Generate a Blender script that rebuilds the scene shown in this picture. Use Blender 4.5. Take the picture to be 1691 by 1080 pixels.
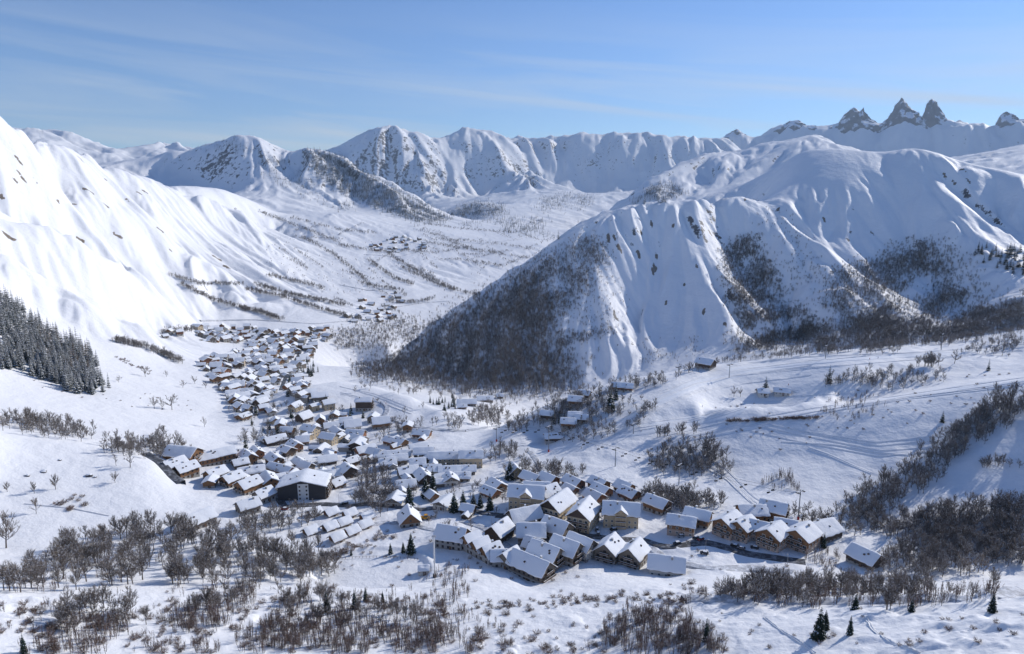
import bpy, bmesh, math, random
import numpy as np
from mathutils import Vector, Matrix, Euler

random.seed(7)
RNG = np.random.default_rng(7)
R = math.radians

for o in list(bpy.data.objects):
    bpy.data.objects.remove(o)
scene = bpy.context.scene
COL = scene.collection

# ------------------------------------------------------------------ camera
CAM_Z = 400.0                       # drone altitude in scene metres
PITCH = R(11.0)                     # looking slightly down
FPX, PW, PH = 1130.0, 1691.0, 1080.0
cam_d = bpy.data.cameras.new('camera')
cam_d.sensor_width = 36.0
cam_d.lens = 36.0 * FPX / PW
cam_d.clip_start = 1.0
cam_d.clip_end = 60000.0
cam = bpy.data.objects.new('camera', cam_d)
cam.location = (0, 0, CAM_Z)
cam.rotation_euler = (R(90) - PITCH, 0, 0)
COL.objects.link(cam)
scene.camera = cam

# ------------------------------------------------------------------ sky
SUN_AZ = R(55.0)                    # clockwise from +Y (view direction), to the right
SUN_EL = R(26.5)
world = bpy.data.worlds.new('World')
scene.world = world
world.use_nodes = True
wn, wl = world.node_tree.nodes, world.node_tree.links
wn.clear()
w_out = wn.new('ShaderNodeOutputWorld')
w_bg = wn.new('ShaderNodeBackground')
w_sky = wn.new('ShaderNodeTexSky')
w_sky.sky_type = 'NISHITA'
w_sky.sun_disc = False
w_sky.sun_elevation = SUN_EL
w_sky.sun_rotation = SUN_AZ
w_sky.altitude = 1800.0
w_sky.air_density = 1.1
w_sky.dust_density = 0.2
w_sky.ozone_density = 1.6
w_bg.inputs['Strength'].default_value = 0.112
# thin cirrus streaks, the same all round the sky
w_tc = wn.new('ShaderNodeTexCoord')
w_map = wn.new('ShaderNodeMapping')
w_map.inputs['Rotation'].default_value = (R(0), R(-5.5), 0)
w_sep = wn.new('ShaderNodeSeparateXYZ')
w_proj = wn.new('ShaderNodeMapping')
w_proj.inputs['Scale'].default_value = (0.9, 0.9, 12.0)
w_n1 = wn.new('ShaderNodeTexNoise'); w_n1.inputs['Scale'].default_value = 1.9
w_n1.inputs['Detail'].default_value = 6.0; w_n1.inputs['Roughness'].default_value = 0.5
w_n1.inputs['Distortion'].default_value = 0.7
w_r1 = wn.new('ShaderNodeValToRGB')
w_r1.color_ramp.elements[0].position = 0.47; w_r1.color_ramp.elements[0].color = (0, 0, 0, 1)
w_r1.color_ramp.elements[1].position = 0.76; w_r1.color_ramp.elements[1].color = (1, 1, 1, 1)
w_band = wn.new('ShaderNodeMapRange')     # cirrus lies in a sheet that thins out overhead
w_band.inputs['From Min'].default_value = 0.26; w_band.inputs['From Max'].default_value = 0.10
w_band.interpolation_type = 'SMOOTHSTEP'
w_mul = wn.new('ShaderNodeMath'); w_mul.operation = 'MULTIPLY'
w_mul2 = wn.new('ShaderNodeMath'); w_mul2.operation = 'MULTIPLY'; w_mul2.inputs[1].default_value = 0.72
w_mix = wn.new('ShaderNodeMixRGB')
w_mix.inputs['Color2'].default_value = (6.6, 7.2, 7.8, 1)
wl.new(w_tc.outputs['Generated'], w_map.inputs['Vector'])
wl.new(w_map.outputs['Vector'], w_proj.inputs['Vector'])
wl.new(w_proj.outputs['Vector'], w_n1.inputs['Vector'])
wl.new(w_tc.outputs['Generated'], w_sep.inputs['Vector'])
wl.new(w_sep.outputs['Z'], w_band.inputs['Value'])
wl.new(w_n1.outputs['Fac'], w_r1.inputs['Fac'])
wl.new(w_r1.outputs['Color'], w_mul.inputs[0])
wl.new(w_band.outputs['Result'], w_mul.inputs[1])
wl.new(w_mul.outputs[0], w_mul2.inputs[0])
wl.new(w_mul2.outputs[0], w_mix.inputs['Fac'])
w_tint = wn.new('ShaderNodeMixRGB'); w_tint.blend_type = 'MULTIPLY'; w_tint.inputs['Fac'].default_value = 1.0
w_tint.inputs['Color2'].default_value = (0.80, 1.0, 1.34, 1)     # clear high-altitude blue
wl.new(w_sky.outputs['Color'], w_tint.inputs['Color1'])
wl.new(w_tint.outputs['Color'], w_mix.inputs['Color1'])
wl.new(w_mix.outputs['Color'], w_bg.inputs['Color'])
wl.new(w_bg.outputs['Background'], w_out.inputs['Surface'])

# ------------------------------------------------------------------ sun
sun_d = bpy.data.lights.new('sun', 'SUN')
sun_d.energy = 4.45
sun_d.angle = R(0.5)
sun_d.color = (1.0, 0.95, 0.88)
sun = bpy.data.objects.new('sun', sun_d)
sv = Vector((math.sin(SUN_AZ) * math.cos(SUN_EL), math.cos(SUN_AZ) * math.cos(SUN_EL), math.sin(SUN_EL)))
sun.rotation_euler = sv.to_track_quat('Z', 'Y').to_euler()
sun.location = sv * 3000 + Vector((0, 0, CAM_Z))
COL.objects.link(sun)

scene.view_settings.view_transform = 'Standard'
scene.view_settings.look = 'None'
scene.view_settings.exposure = -0.12
scene.view_settings.gamma = 1.0
scene.view_settings.use_curve_mapping = False
scene.render.engine = 'CYCLES'
scene.cycles.max_bounces = 4
scene.cycles.diffuse_bounces = 2
scene.cycles.glossy_bounces = 1
scene.cycles.transmission_bounces = 2
scene.cycles.transparent_max_bounces = 4
scene.cycles.volume_bounces = 0
scene.cycles.use_denoising = True

# ------------------------------------------------------------------ the valley air
def build_haze():
    m = bpy.data.materials.new('valley_air'); m.use_nodes = True
    nt = m.node_tree; nt.nodes.clear()
    o = nt.nodes.new('ShaderNodeOutputMaterial'); v = nt.nodes.new('ShaderNodeVolumePrincipled')
    v.inputs['Color'].default_value = (0.66, 0.82, 1.0, 1); v.inputs['Density'].default_value = 3.4e-5; v.inputs['Anisotropy'].default_value = 0.1
    nt.links.new(v.outputs[0], o.inputs['Volume'])
    me = bpy.data.meshes.new('haze'); bm = bmesh.new()
    bmesh.ops.create_cube(bm, size=1.0); bm.to_mesh(me); bm.free(); me.materials.append(m)
    h = bpy.data.objects.new('haze', me); h['kind'] = 'stuff'
    z0, z1 = HAZE_Z
    h.dimensions = (1, 1, 1); h.scale = (29000, 15600, z1 - z0); h.location = (0, 6600, (z0 + z1) / 2)
    COL.objects.link(h)
# ------------------------------------------------------------------ surveying helpers
# a bearing and dip read off the photograph, with an estimated ground distance, give a surveyed point
CP, SP = math.cos(PITCH), math.sin(PITCH)
def ray(x, y):
    cx = (np.asarray(x, float) - PW / 2) / FPX
    cy = -(np.asarray(y, float) - PH / 2) / FPX
    dx, dy, dz = cx, CP + cy * SP, -SP + cy * CP
    h = np.hypot(dx, dy)
    return np.arctan2(dx, dy), dz / h          # bearing, slope (dz per horizontal metre)

P_T, P_R, P_Z, P_A = [], [], [], []
def _add(t, r, z, a):
    P_T.append(t); P_R.append(r); P_Z.append(z); P_A.append(a)

def L(pts, amp=0.0, back=None, step=24.0, pull=None):
    """polyline of (x, y, distance); densified; back=(factor, drop) adds the hidden ground behind a crest"""
    P = [p if len(p) == 3 else (p[0], p[1], None) for p in pts]
    xs = np.array([p[0] for p in P], float); ys = np.array([p[1] for p in P], float)
    known = [i for i, p in enumerate(P) if p[2] is not None]
    s = np.concatenate([[0], np.cumsum(np.hypot(np.diff(xs), np.diff(ys)))])
    rs = np.exp(np.interp(s, s[known], np.log([P[i][2] for i in known])))
    n = max(len(P), int(s[-1] / step) + 1)
    q = np.unique(np.concatenate([s, np.linspace(0, s[-1], n)]))
    keep = [0]
    for i in range(1, len(q)):
        if q[i] - q[keep[-1]] > step * 0.35 or i == len(q) - 1: keep.append(i)
    q = q[keep]
    for x, y, r in zip(np.interp(q, s, xs), np.interp(q, s, ys), np.exp(np.interp(q, s, np.log(rs)))):
        if pull: r = pull[0] + (r - pull[0]) * pull[1]
        t, sl = ray(x, y)
        _add(float(t), float(r), float(r * sl), amp)
        if back:
            _add(float(t), float(r * back[0]), float(r * sl - back[1]), amp)

def V(pts, amp=0.0):
    for x, y, z in pts:
        t, sl = ray(x, y)
        _add(float(t), float(z / sl), float(z), amp)

def LZ(pts, amp=0.0, back=None, step=24.0):
    """polyline of (x, y, elevation)"""
    L([(x, y, float(z / ray(x, y)[1])) for x, y, z in pts], amp, back, step)

def H(pts, amp=0.0):
    for x, r, z in pts:
        t, _ = ray(x, 540.0)
        _add(float(t), float(r), float(z), amp)

# ---- beneath and around the drone
for xx in range(-900, 2700, 300):
    H([(xx, 22, -70), (xx, 60, -92), (xx, 110, -115)])
L([(-700, 1200, 180), (0, 1200, 170), (800, 1200, 163), (1691, 1200, 158), (2400, 1200, 160)])
L([(-500, 1080, 240), (0, 1080, 222), (400, 1080, 210), (800, 1080, 204), (1200, 1080, 200), (1691, 1080, 196), (2200, 1080, 190)])
L([(-200, 1030, 250), (0, 1030, 243), (400, 1030, 238), (800, 1030, 230), (1200, 1030, 224), (1450, 1028, 224), (1691, 1030, 218), (2200, 1030, 215)])
L([(-200, 985, 285), (0, 985, 270), (300, 990, 265), (550, 998, 256)])
L([(550, 998, 256), (700, 990, 260), (850, 986, 262), (950, 976, 269), (1050, 966, 274), (1130, 975, 267), (1250, 988, 260), (1400, 996, 255), (1550, 990, 259), (1691, 988, 262), (2000, 980, 265)])
# ---- village terrace and lower village
V([(0, 905, -172), (100, 900, -174), (200, 890, -177), (300, 880, -179), (400, 870, -181), (560, 880, -182), (620, 945, -181), (540, 935, -181),
   (700, 945, -181), (720, 880, -182), (800, 900, -181), (900, 930, -181), (880, 966, -181), (1000, 930, -180.5), (1050, 946, -180.5), (1100, 952, -180),
   (950, 860, -182), (850, 840, -184), (1050, 860, -181), (1150, 880, -180), (1150, 930, -179), (1250, 900, -178.5), (1330, 910, -178.5),
   (1430, 925, -178.5), (1250, 850, -180), (1330, 835, -180), (1380, 880, -178.5), (1550, 955, -177.5), (1691, 950, -176.5), (1691, 890, -177.5), (1500, 885, -179.5),
   (1250, 955, -178), (1400, 960, -178),
   (505, 825, -187), (600, 850, -186), (700, 830, -188), (800, 810, -188), (650, 790, -190), (750, 770, -192), (850, 770, -190), (950, 790, -187),
   (1050, 800, -186), (1150, 820, -184), (300, 790, -186), (380, 800, -187), (430, 820, -187), (300, 745, -186), (400, 745, -193), (500, 750, -198),
   (470, 710, -205), (550, 720, -205), (600, 740, -202), (700, 725, -200), (800, 720, -196),
   (900, 730, -190), (1000, 760, -184), (850, 700, -197), (780, 690, -208), (700, 690, -212), (740, 670, -222), (800, 664, -229), (700, 656, -228),
   (600, 680, -209), (650, 690, -208), (560, 690, -208), (520, 690, -207)])
L([(470, 642, 720), (520, 634, 735), (560, 631, 735), (620, 637, 715), (680, 655, 660), (725, 676, 620)], back=(1.09, 22))
H([(560, 850, -240), (620, 880, -246), (680, 860, -244), (500, 850, -228)])
V([(430, 660, -213), (430, 620, -224), (430, 590, -234), (380, 600, -226), (430, 560, -243), (500, 560, -246), (540, 548, -250), (380, 545, -244),
   (330, 545, -236), (600, 590, -252), (560, 602, -250), (650, 602, -252), (640, 565, -256), (740, 615, -250),
   (340, 600, -213), (330, 660, -198), (300, 700, -190), (350, 700, -200), (250, 650, -186), (200, 600, -180), (280, 600, -204), (100, 650, -164),
   (0, 640, -150), (0, 600, -139), (100, 600, -155), (150, 560, -163), (200, 560, -180), (0, 472, -100), (100, 525, -143), (200, 540, -178), (50, 502, -122),
   (-300, 640, -110), (-300, 560, -75), (-200, 470, -50)])
# ---- knoll meadow, lower left
LZ([(-300, 680, -120), (0, 708, -150), (100, 722, -158), (200, 745, -166), (255, 764, -171)], back=(1.06, 7))
LZ([(-300, 800, -135), (0, 800, -161), (150, 800, -169), (250, 825, -176)])
LZ([(-300, 880, -145), (0, 860, -168), (100, 862, -172), (220, 862, -177)])
LZ([(-200, 655, -130), (0, 668, -153), (150, 690, -170), (250, 715, -182), (320, 724, -189)])
# ---- long white slope on the left
L([(-500, 20, 1050), (-250, 105, 1200), (-100, 155, 1330), (0, 197, 1480), (60, 222, 1600), (100, 240, 1700), (150, 258, 1820), (200, 276, 1950), (250, 299, 2080),
   (300, 313, 2180), (350, 331, 2280), (400, 354, 2380), (450, 386, 2450)], 20, back=(1.1, 70))
L([(280, 304, 2550), (330, 304, 2650), (370, 311, 2750), (410, 325, 2850), (450, 345, 2950)], 3, back=(1.08, 40))
L([(-200, 350, 930), (0, 420, 950), (60, 445, 960), (120, 480, 965), (200, 520, 985), (245, 541, 1010)], 10, back=(1.06, 26))
L([(-200, 270, 1080), (0, 345, 1130), (60, 370, 1150), (130, 405, 1170), (200, 440, 1200), (250, 468, 1225)], 20, back=(1.05, 30))
L([(200, 380, 1450), (300, 430, 1550), (400, 482, 1480)], 26)
L([(100, 310, 1400), (250, 350, 1720), (350, 400, 1880), (450, 440, 1900)], 27)
L([(0, 280, 1280), (120, 340, 1330)], 24)
L([(150, 262, 1790), (190, 300, 1690), (240, 352, 1600), (285, 395, 1540)], 24, back=(1.045, 26))
L([(40, 222, 1560), (70, 262, 1460), (110, 320, 1370), (160, 375, 1300), (210, 425, 1260)], 24, back=(1.045, 32))
L([(300, 318, 2130), (340, 370, 1990), (400, 420, 1850), (470, 470, 1700), (520, 490, 1600)], 18, back=(1.03, 8))
V([(350, 505, -212), (420, 518, -232), (300, 530, -200), (250, 552, -205)], 2)
# ---- fields of the far valley side
L([(500, 500, 1500), (600, 505, 1580), (660, 522, 1500)], 4)
L([(500, 430, 2100), (600, 452, 2000), (700, 482, 1800)], 9)
L([(600, 392, 2700), (700, 430, 2250), (760, 455, 2100)], 9)
L([(800, 432, 2300), (850, 418, 2450), (900, 404, 2650)], 7)
L([(700, 380, 2900), (800, 390, 2950), (880, 385, 3100)], 12)
L([(450, 350, 2950), (520, 376, 2750)], 14)
L([(550, 352, 3000), (650, 362, 3300), (740, 366, 3500), (850, 366, 3800)], 14)
H([(760, 1700, -262), (800, 1900, -262), (900, 2200, -265), (1000, 2000, -270), (1000, 2600, -250), (1100, 2500, -190), (900, 1700, -262), (950, 3000, -215)])
# ---- big hill on the right
L([(600, 618, 990), (640, 600, 1050), (700, 540, 1120), (760, 500, 1180), (800, 472, 1220), (850, 440, 1270), (900, 408, 1320), (950, 372, 1370),
   (1000, 345, 1420), (1040, 334, 1450), (1100, 327, 1480), (1160, 325, 1540), (1220, 315, 1620)], 6, back=(1.13, 95), pull=(900, 0.68))
L([(640, 622, 930), (700, 640, 900), (760, 645, 880), (850, 645, 885), (950, 642, 905), (1000, 626, 935), (1060, 612, 960), (1130, 592, 1000), (1200, 585, 1020),
   (1300, 580, 1030), (1400, 575, 1040), (1500, 568, 1050), (1600, 550, 1080), (1691, 525, 1120), (1900, 480, 1150)], 3, pull=(900, 0.68))
L([(930, 575, 1010), (975, 570, 1010), (1020, 545, 1060)], 3, pull=(900, 0.68))
L([(760, 580, 1010), (830, 520, 1090), (900, 480, 1150), (950, 440, 1220), (1010, 420, 1270)], 10, pull=(900, 0.68))
L([(1060, 345, 1440), (1085, 400, 1370), (1075, 460, 1270), (1045, 520, 1150), (1030, 548, 1080)], 15, pull=(900, 0.68))
L([(1100, 335, 1470), (1160, 400, 1380), (1200, 470, 1270), (1240, 540, 1140), (1255, 575, 1080)], 18, pull=(900, 0.68))
L([(1170, 345, 1560), (1215, 420, 1460), (1262, 490, 1350), (1310, 560, 1180)], 18, pull=(900, 0.68))
L([(1220, 315, 1620), (1256, 363, 1550), (1318, 410, 1460), (1361, 457, 1360), (1411, 500, 1260), (1450, 550, 1140)], 15, pull=(900, 0.68))
L([(1300, 315, 1740), (1400, 325, 1720), (1440, 290, 1850)], 2, pull=(900, 0.68))
L([(1330, 370, 1610), (1400, 400, 1580), (1450, 450, 1480), (1500, 520, 1280)], 18, pull=(900, 0.68))
L([(1480, 340, 1760), (1510, 400, 1660), (1550, 470, 1520), (1590, 540, 1250)], 18, pull=(900, 0.68))
L([(1332, 246, 2080), (1368, 243, 2070), (1448, 248, 2020), (1491, 241, 2010), (1527, 242, 2000), (1563, 255, 2000), (1617, 269, 2000), (1691, 283, 2000),
   (1900, 330, 2000)], 2, back=(1.12, 90), pull=(900, 0.68))
L([(1160, 320, 2000), (1230, 300, 2150), (1290, 270, 2130), (1332, 246, 2080)], 3, back=(1.1, 60), pull=(900, 0.68))
L([(1473, 260, 1960), (1516, 305, 1850), (1563, 352, 1730), (1599, 395, 1630), (1653, 428, 1530), (1691, 457, 1450), (1850, 520, 1250)], 12, pull=(900, 0.68))
L([(1580, 300, 1930), (1640, 350, 1850), (1691, 390, 1760), (1850, 440, 1600)], 13, pull=(900, 0.68))
# ---- piste hill, right middle ground
L([(840, 692, 540), (900, 667, 560), (960, 643, 590), (1030, 625, 610), (1100, 612, 630), (1160, 600, 655), (1250, 592, 695), (1330, 584, 735), (1400, 578, 770),
   (1500, 570, 815), (1600, 560, 860), (1691, 548, 900), (1900, 510, 950)], back=(1.12, 45))
V([(950, 702, -178), (1060, 690, -170), (1050, 655, -166), (1140, 640, -162)])
LZ([(1130, 672, -166), (1160, 664, -160), (1250, 656, -154), (1330, 648, -152), (1400, 632, -152), (1470, 618, -150), (1560, 604, -147), (1691, 592, -140)])
LZ([(1140, 705, -176), (1180, 692, -176), (1300, 688, -172), (1400, 664, -166), (1500, 644, -157), (1600, 626, -148), (1691, 613, -140)])
LZ([(1050, 745, -181), (1100, 724, -176), (1200, 706, -169), (1300, 687, -162), (1400, 669, -154), (1500, 652, -146), (1600, 638, -137), (1691, 626, -128), (1900, 590, -105)])
LZ([(1100, 770, -184), (1200, 765, -183), (1300, 765, -178), (1400, 762, -172), (1500, 745, -163), (1600, 725, -153), (1691, 705, -143), (1900, 660, -115)])
LZ([(1300, 825, -180), (1400, 850, -180), (1500, 842, -177), (1600, 825, -172), (1691, 805, -165), (1900, 760, -140)])
# ---- left summit and its wooded flank
L([(150, 275, 5300), (190, 268, 5200), (240, 255, 5000), (290, 245, 4900), (340, 235, 4800), (380, 221, 4700), (400, 214, 4650), (430, 222, 4600), (470, 241, 4550), (500, 236, 4500), (540, 243, 4450),
   (580, 262, 4350), (620, 288, 4250), (660, 310, 4150), (700, 332, 4050), (745, 358, 3900)], 18, back=(1.1, 260), step=30)
L([(402, 216, 4640), (412, 250, 4430), (425, 285, 4200), (400, 318, 3950)], 14)
L([(430, 222, 4600), (475, 280, 4350), (520, 320, 4000), (560, 345, 3650)], 18)
L([(240, 285, 4750), (290, 290, 4650), (340, 302, 4430), (375, 318, 4180)], 16)
L([(510, 240, 4480), (560, 295, 4150), (610, 335, 3800), (640, 352, 3500)], 30)
L([(470, 250, 4500), (500, 290, 4150), (540, 330, 3750)], 30)
L([(420, 330, 3500), (480, 345, 3350), (530, 352, 3250)], 18)
# ---- snowy peaks far left
L([(-400, 240, 9000), (-100, 225, 9000), (60, 219, 9000), (90, 217, 9000), (120, 228, 9000), (150, 243, 9000), (185, 259, 9200), (230, 250, 9500), (270, 237, 9500), (320, 243, 9500)], 70, back=(1.1, 300), step=30)
H([(-300, 5000, 150), (-100, 4200, 100), (50, 6500, 100), (150, 7000, 100), (250, 7000, 100), (-100, 2600, 60), (50, 2600, 0), (150, 3000, -20), (250, 3400, 0)], 30)
# ---- cirque
L([(520, 262, 8400), (560, 248, 8200), (600, 217, 8000), (650, 206, 8000), (690, 215, 8000), (720, 229, 8200), (735, 219, 8300), (775, 204, 8500), (800, 212, 8600), (830, 223, 8700), (870, 229, 8900), (920, 222, 9000),
   (965, 215, 9000), (1010, 217, 9000), (1060, 213, 9000), (1100, 222, 9100), (1150, 227, 9200), (1200, 223, 9300)], 60, back=(1.08, 400), step=26)
L([(600, 322, 7150), (700, 332, 7150), (800, 322, 7500), (900, 316, 7900), (1000, 306, 8100), (1060, 300, 8150), (1150, 290, 8300)], 45)


L([(650, 207, 7980), (675, 250, 7700), (700, 290, 7150), (715, 318, 6800)], 60)
L([(777, 206, 8480), (805, 240, 8150), (850, 275, 7600), (885, 302, 7000)], 60)
L([(735, 222, 8280), (740, 262, 7900), (750, 300, 7300)], 45)
L([(1062, 215, 8980), (1090, 250, 8600), (1115, 285, 8000)], 40)
L([(720, 350, 4400), (760, 340, 4800), (785, 333, 4850), (820, 338, 4800)], 20, back=(1.05, 40))
L([(850, 332, 5300), (930, 332, 5400), (1000, 325, 5600), (1040, 318, 5900)], 25)
L([(800, 354, 4200), (870, 352, 4300), (930, 356, 4500), (960, 350, 4700)], 20)
L([(880, 372, 3850), (920, 375, 3800), (940, 365, 4200)], 15)
# ---- middle ridge behind the hill
L([(1020, 340, 3500), (1060, 312, 3800), (1100, 285, 4000), (1150, 262, 4300), (1200, 258, 4400), (1240, 250, 4450), (1280, 236, 4500), (1300, 233, 4500), (1345, 221, 4600),
   (1385, 242, 4500), (1450, 275, 4400)], 30, back=(1.09, 220), step=26)
L([(1080, 322, 3300), (1160, 305, 3600), (1250, 285, 3800), (1330, 262, 3900)], 30)
L([(1560, 290, 4600), (1640, 268, 4700), (1691, 254, 4800), (1850, 225, 4800)], 30, back=(1.1, 200))
# ---- the great wall on the right
L([(1130, 229, 10300), (1170, 228, 10300), (1200, 218, 10300), (1217, 213, 10300), (1245, 227, 10400), (1280, 212, 10500), (1305, 199, 10500), (1340, 207, 10500), (1365, 206, 10500), (1385, 200, 10500), (1440, 199, 10500),
   (1480, 190, 10500), (1520, 184, 10500), (1560, 190, 10400), (1590, 205, 10400), (1615, 210, 10500), (1640, 206, 10500), (1661, 196, 10500), (1700, 199, 10500), (1850, 185, 10500), (2300, 200, 10000)], 55, back=(1.07, 500), step=26)
L([(1200, 262, 9700), (1300, 258, 9800), (1400, 255, 9850), (1500, 262, 9700), (1600, 270, 9700), (1700, 275, 9700)], 40)
L([(1565, 192, 10380), (1590, 210, 10100), (1606, 221, 9900)], 30)
H([(1300, 6500, -50), (1500, 6000, 0), (1700, 6500, 50), (1500, 3000, 20), (1700, 3000, 60), (2300, 3000, 200), (2300, 6000, 400)], 40)
for xx in range(-1500, 3400, 350):
    H([(xx, 13500, 300), (xx, 12000, 500)], 40)
H([(-900, 700, 150), (-900, 1300, 350), (-900, 3000, 300), (-900, 8000, 500), (2900, 300, -100), (2900, 700, -30), (2900, 1500, 60), (2900, 3000, 200), (-900, 300, -120)], 10)

P_T, P_R, P_Z, P_A = map(np.array, (P_T, P_R, P_Z, P_A))
VS = 0.55
def _rbf_solve(u, v, F):
    n = len(u)
    D = np.hypot(u[:, None] - u[None], v[:, None] - v[None])
    A = np.zeros((n + 3, n + 3)); A[:n, :n] = D
    A[:n, :n] -= np.eye(n) * 0.002
    A[:n, n] = A[n, :n] = 1; A[:n, n + 1] = A[n + 1, :n] = u; A[:n, n + 2] = A[n + 2, :n] = v
    B = np.zeros((n + 3, F.shape[1])); B[:n] = F
    return np.linalg.solve(A, B)
_u, _v = P_T, VS * np.log(P_R)
# interpolate elevation slope-like quantity z/r^0.5 to keep near and far in balance
_sc = P_R ** 0.8
_C = _rbf_solve(_u, _v, np.stack([P_Z / _sc, P_A / _sc], 1))

def ranged(segs):
    out = []
    for a, b, n in segs:
        out.append(np.exp(np.linspace(math.log(a), math.log(b), n, endpoint=False)))
    return np.concatenate(out + [[segs[-1][1]]])
ROWS = ranged([(22, 180, 30), (180, 420, 240), (420, 1000, 230), (1000, 2300, 290), (2300, 5500, 150), (5500, 11500, 170), (11500, 13500, 6)])
COLS = np.concatenate([np.linspace(R(-75), R(-40), 24, endpoint=False), np.linspace(R(-40), R(40), 800), np.linspace(R(40), R(75), 25)[1:]])
NR, NC = len(ROWS), len(COLS)

def _eval_coarse():
    ct = np.linspace(R(-75), R(75), 420); cv = np.linspace(VS * math.log(20), VS * math.log(13600), 330)
    T, Vv = np.meshgrid(ct, cv, indexing='ij')
    t, v = T.ravel().astype(np.float32), Vv.ravel().astype(np.float32)
    out = np.empty((t.size, 2))
    u32, v32 = _u.astype(np.float32), _v.astype(np.float32)
    C32 = _C.astype(np.float32)
    for a in range(0, t.size, 20000):
        b = min(t.size, a + 20000)
        D = np.sqrt((t[a:b, None] - u32[None]) ** 2 + (v[a:b, None] - v32[None]) ** 2)
        out[a:b] = D @ C32[:-3] + C32[-3] + t[a:b, None] * C32[-2] + v[a:b, None] * C32[-1]
    return ct, cv, out.reshape(len(ct), len(cv), 2)
_ct, _cv, _CO = _eval_coarse()

def _blur(a, n=1):
    for _ in range(n):
        p = np.pad(a, ((1, 1), (0, 0), (0, 0)), 'edge'); a = (p[:-2] + 2 * p[1:-1] + p[2:]) / 4
        p = np.pad(a, ((0, 0), (1, 1), (0, 0)), 'edge'); a = (p[:, :-2] + 2 * p[:, 1:-1] + p[:, 2:]) / 4
    return a
_CO = _blur(_CO, 1)

def _cubic(t):
    t2, t3 = t * t, t * t * t
    return (-0.5 * t + t2 - 0.5 * t3, 1 - 2.5 * t2 + 1.5 * t3, 0.5 * t + 2 * t2 - 1.5 * t3, -0.5 * t2 + 0.5 * t3)
def base_at(theta, r):
    """smooth surveyed ground: height relative to the drone, and roughness amplitude"""
    ft = np.clip((theta - _ct[0]) / (_ct[1] - _ct[0]), 1, len(_ct) - 2.001)
    fv = np.clip((VS * np.log(r) - _cv[0]) / (_cv[1] - _cv[0]), 1, len(_cv) - 2.001)
    i, j = np.floor(ft).astype(int), np.floor(fv).astype(int)
    wt, wv = _cubic(ft - i), _cubic(fv - j)
    acc = 0
    for a in range(4):
        ia = np.clip(i - 1 + a, 0, len(_ct) - 1)
        for b in range(4):
            jb = np.clip(j - 1 + b, 0, len(_cv) - 1)
            acc = acc + (wt[a] * wv[b])[..., None] * _CO[ia, jb]
    s = r ** 0.8
    return acc[..., 0] * s, np.maximum(acc[..., 1] * s, 0)

def _hash(ix, iy, k):
    h = (ix * 374761393 + iy * 668265263 + k * 982451653) & 0xFFFFFFFF
    h = ((h ^ (h >> 13)) * 1274126177) & 0xFFFFFFFF
    h = h ^ (h >> 16)
    return (h & 0xFFFFFF) / float(0x1000000)

def vnoise(x, y, k=0):
    ix, iy = np.floor(x).astype(np.int64), np.floor(y).astype(np.int64)
    fx, fy = x - ix, y - iy
    fx, fy = fx * fx * fx * (fx * (fx * 6 - 15) + 10), fy * fy * fy * (fy * (fy * 6 - 15) + 10)
    a, b, c, d = _hash(ix, iy, k), _hash(ix + 1, iy, k), _hash(ix, iy + 1, k), _hash(ix + 1, iy + 1, k)
    return (a * (1 - fx) + b * fx) * (1 - fy) + (c * (1 - fx) + d * fx) * fy - 0.5
def fbm(x, y, n, k=0):
    s, a = 0, 1.0
    for i in range(n):
        s = s + a * vnoise(x * 2 ** i + 17.3 * i, y * 2 ** i - 9.1 * i, k + i); a *= 0.5
    return s

def gully(X, Y, dx, dy, lam, k):
    """cellular stripes that run down the fall line; (dx, dy) = unit direction along the contour"""
    x, y = X / lam, Y / lam
    ix, iy = np.floor(x).astype(np.int64), np.floor(y).astype(np.int64)
    C = np.zeros_like(x); S = np.zeros_like(x)
    for a in (-1, 0, 1):
        for b in (-1, 0, 1):
            jx, jy = ix + a, iy + b
            ox, oy = x - jx - _hash(jx, jy, k), y - jy - _hash(jx, jy, k + 51)
            w = np.exp(-2.2 * (ox * ox + oy * oy))
            ph = 2 * np.pi * (ox * dx + oy * dy) * 2.0 + 6.28 * _hash(jx, jy, k + 77)
            C += w * np.cos(ph); S += w * np.sin(ph)
    mag = np.hypot(C, S) + 1e-6
    ph = np.abs(np.arctan2(S, C)) / np.pi          # 0 on the rib .. 1 in the gully
    return (1 - 2 * ph) * np.minimum(1.0, mag * 1.6), ph

TT, RR = np.meshgrid(COLS, ROWS, indexing='xy')     # [row, col]
XX, YY = RR * np.sin(TT), RR * np.cos(TT)
ZB, AMP = base_at(TT, RR)

def grid_grad(Z):
    """gradient in world x, y from the polar grid"""
    dr = np.gradient(Z, axis=0) / np.gradient(ROWS)[:, None]
    dt = np.gradient(Z, axis=1) / np.gradient(COLS)[None, :] / RR
    return dr * np.sin(TT) + dt * np.cos(TT), dr * np.cos(TT) - dt * np.sin(TT)

GX, GY = grid_grad(_blur(ZB[..., None], 16)[..., 0])
ZG = np.zeros_like(ZB)
far = RR > 650
idx = np.nonzero(far & (AMP > 0.4))
x_, y_ = XX[idx], YY[idx]
gx, gy = GX[idx], GY[idx]
amp = AMP[idx]
lam0 = np.clip(amp * 9.0, 60, 600)
# one wavelength family per amplitude class keeps the noise continuous: blend between fixed scales
warp = 26 * fbm(x_ / 240, y_ / 240, 3, 5)
h = np.zeros_like(x_)
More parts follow.
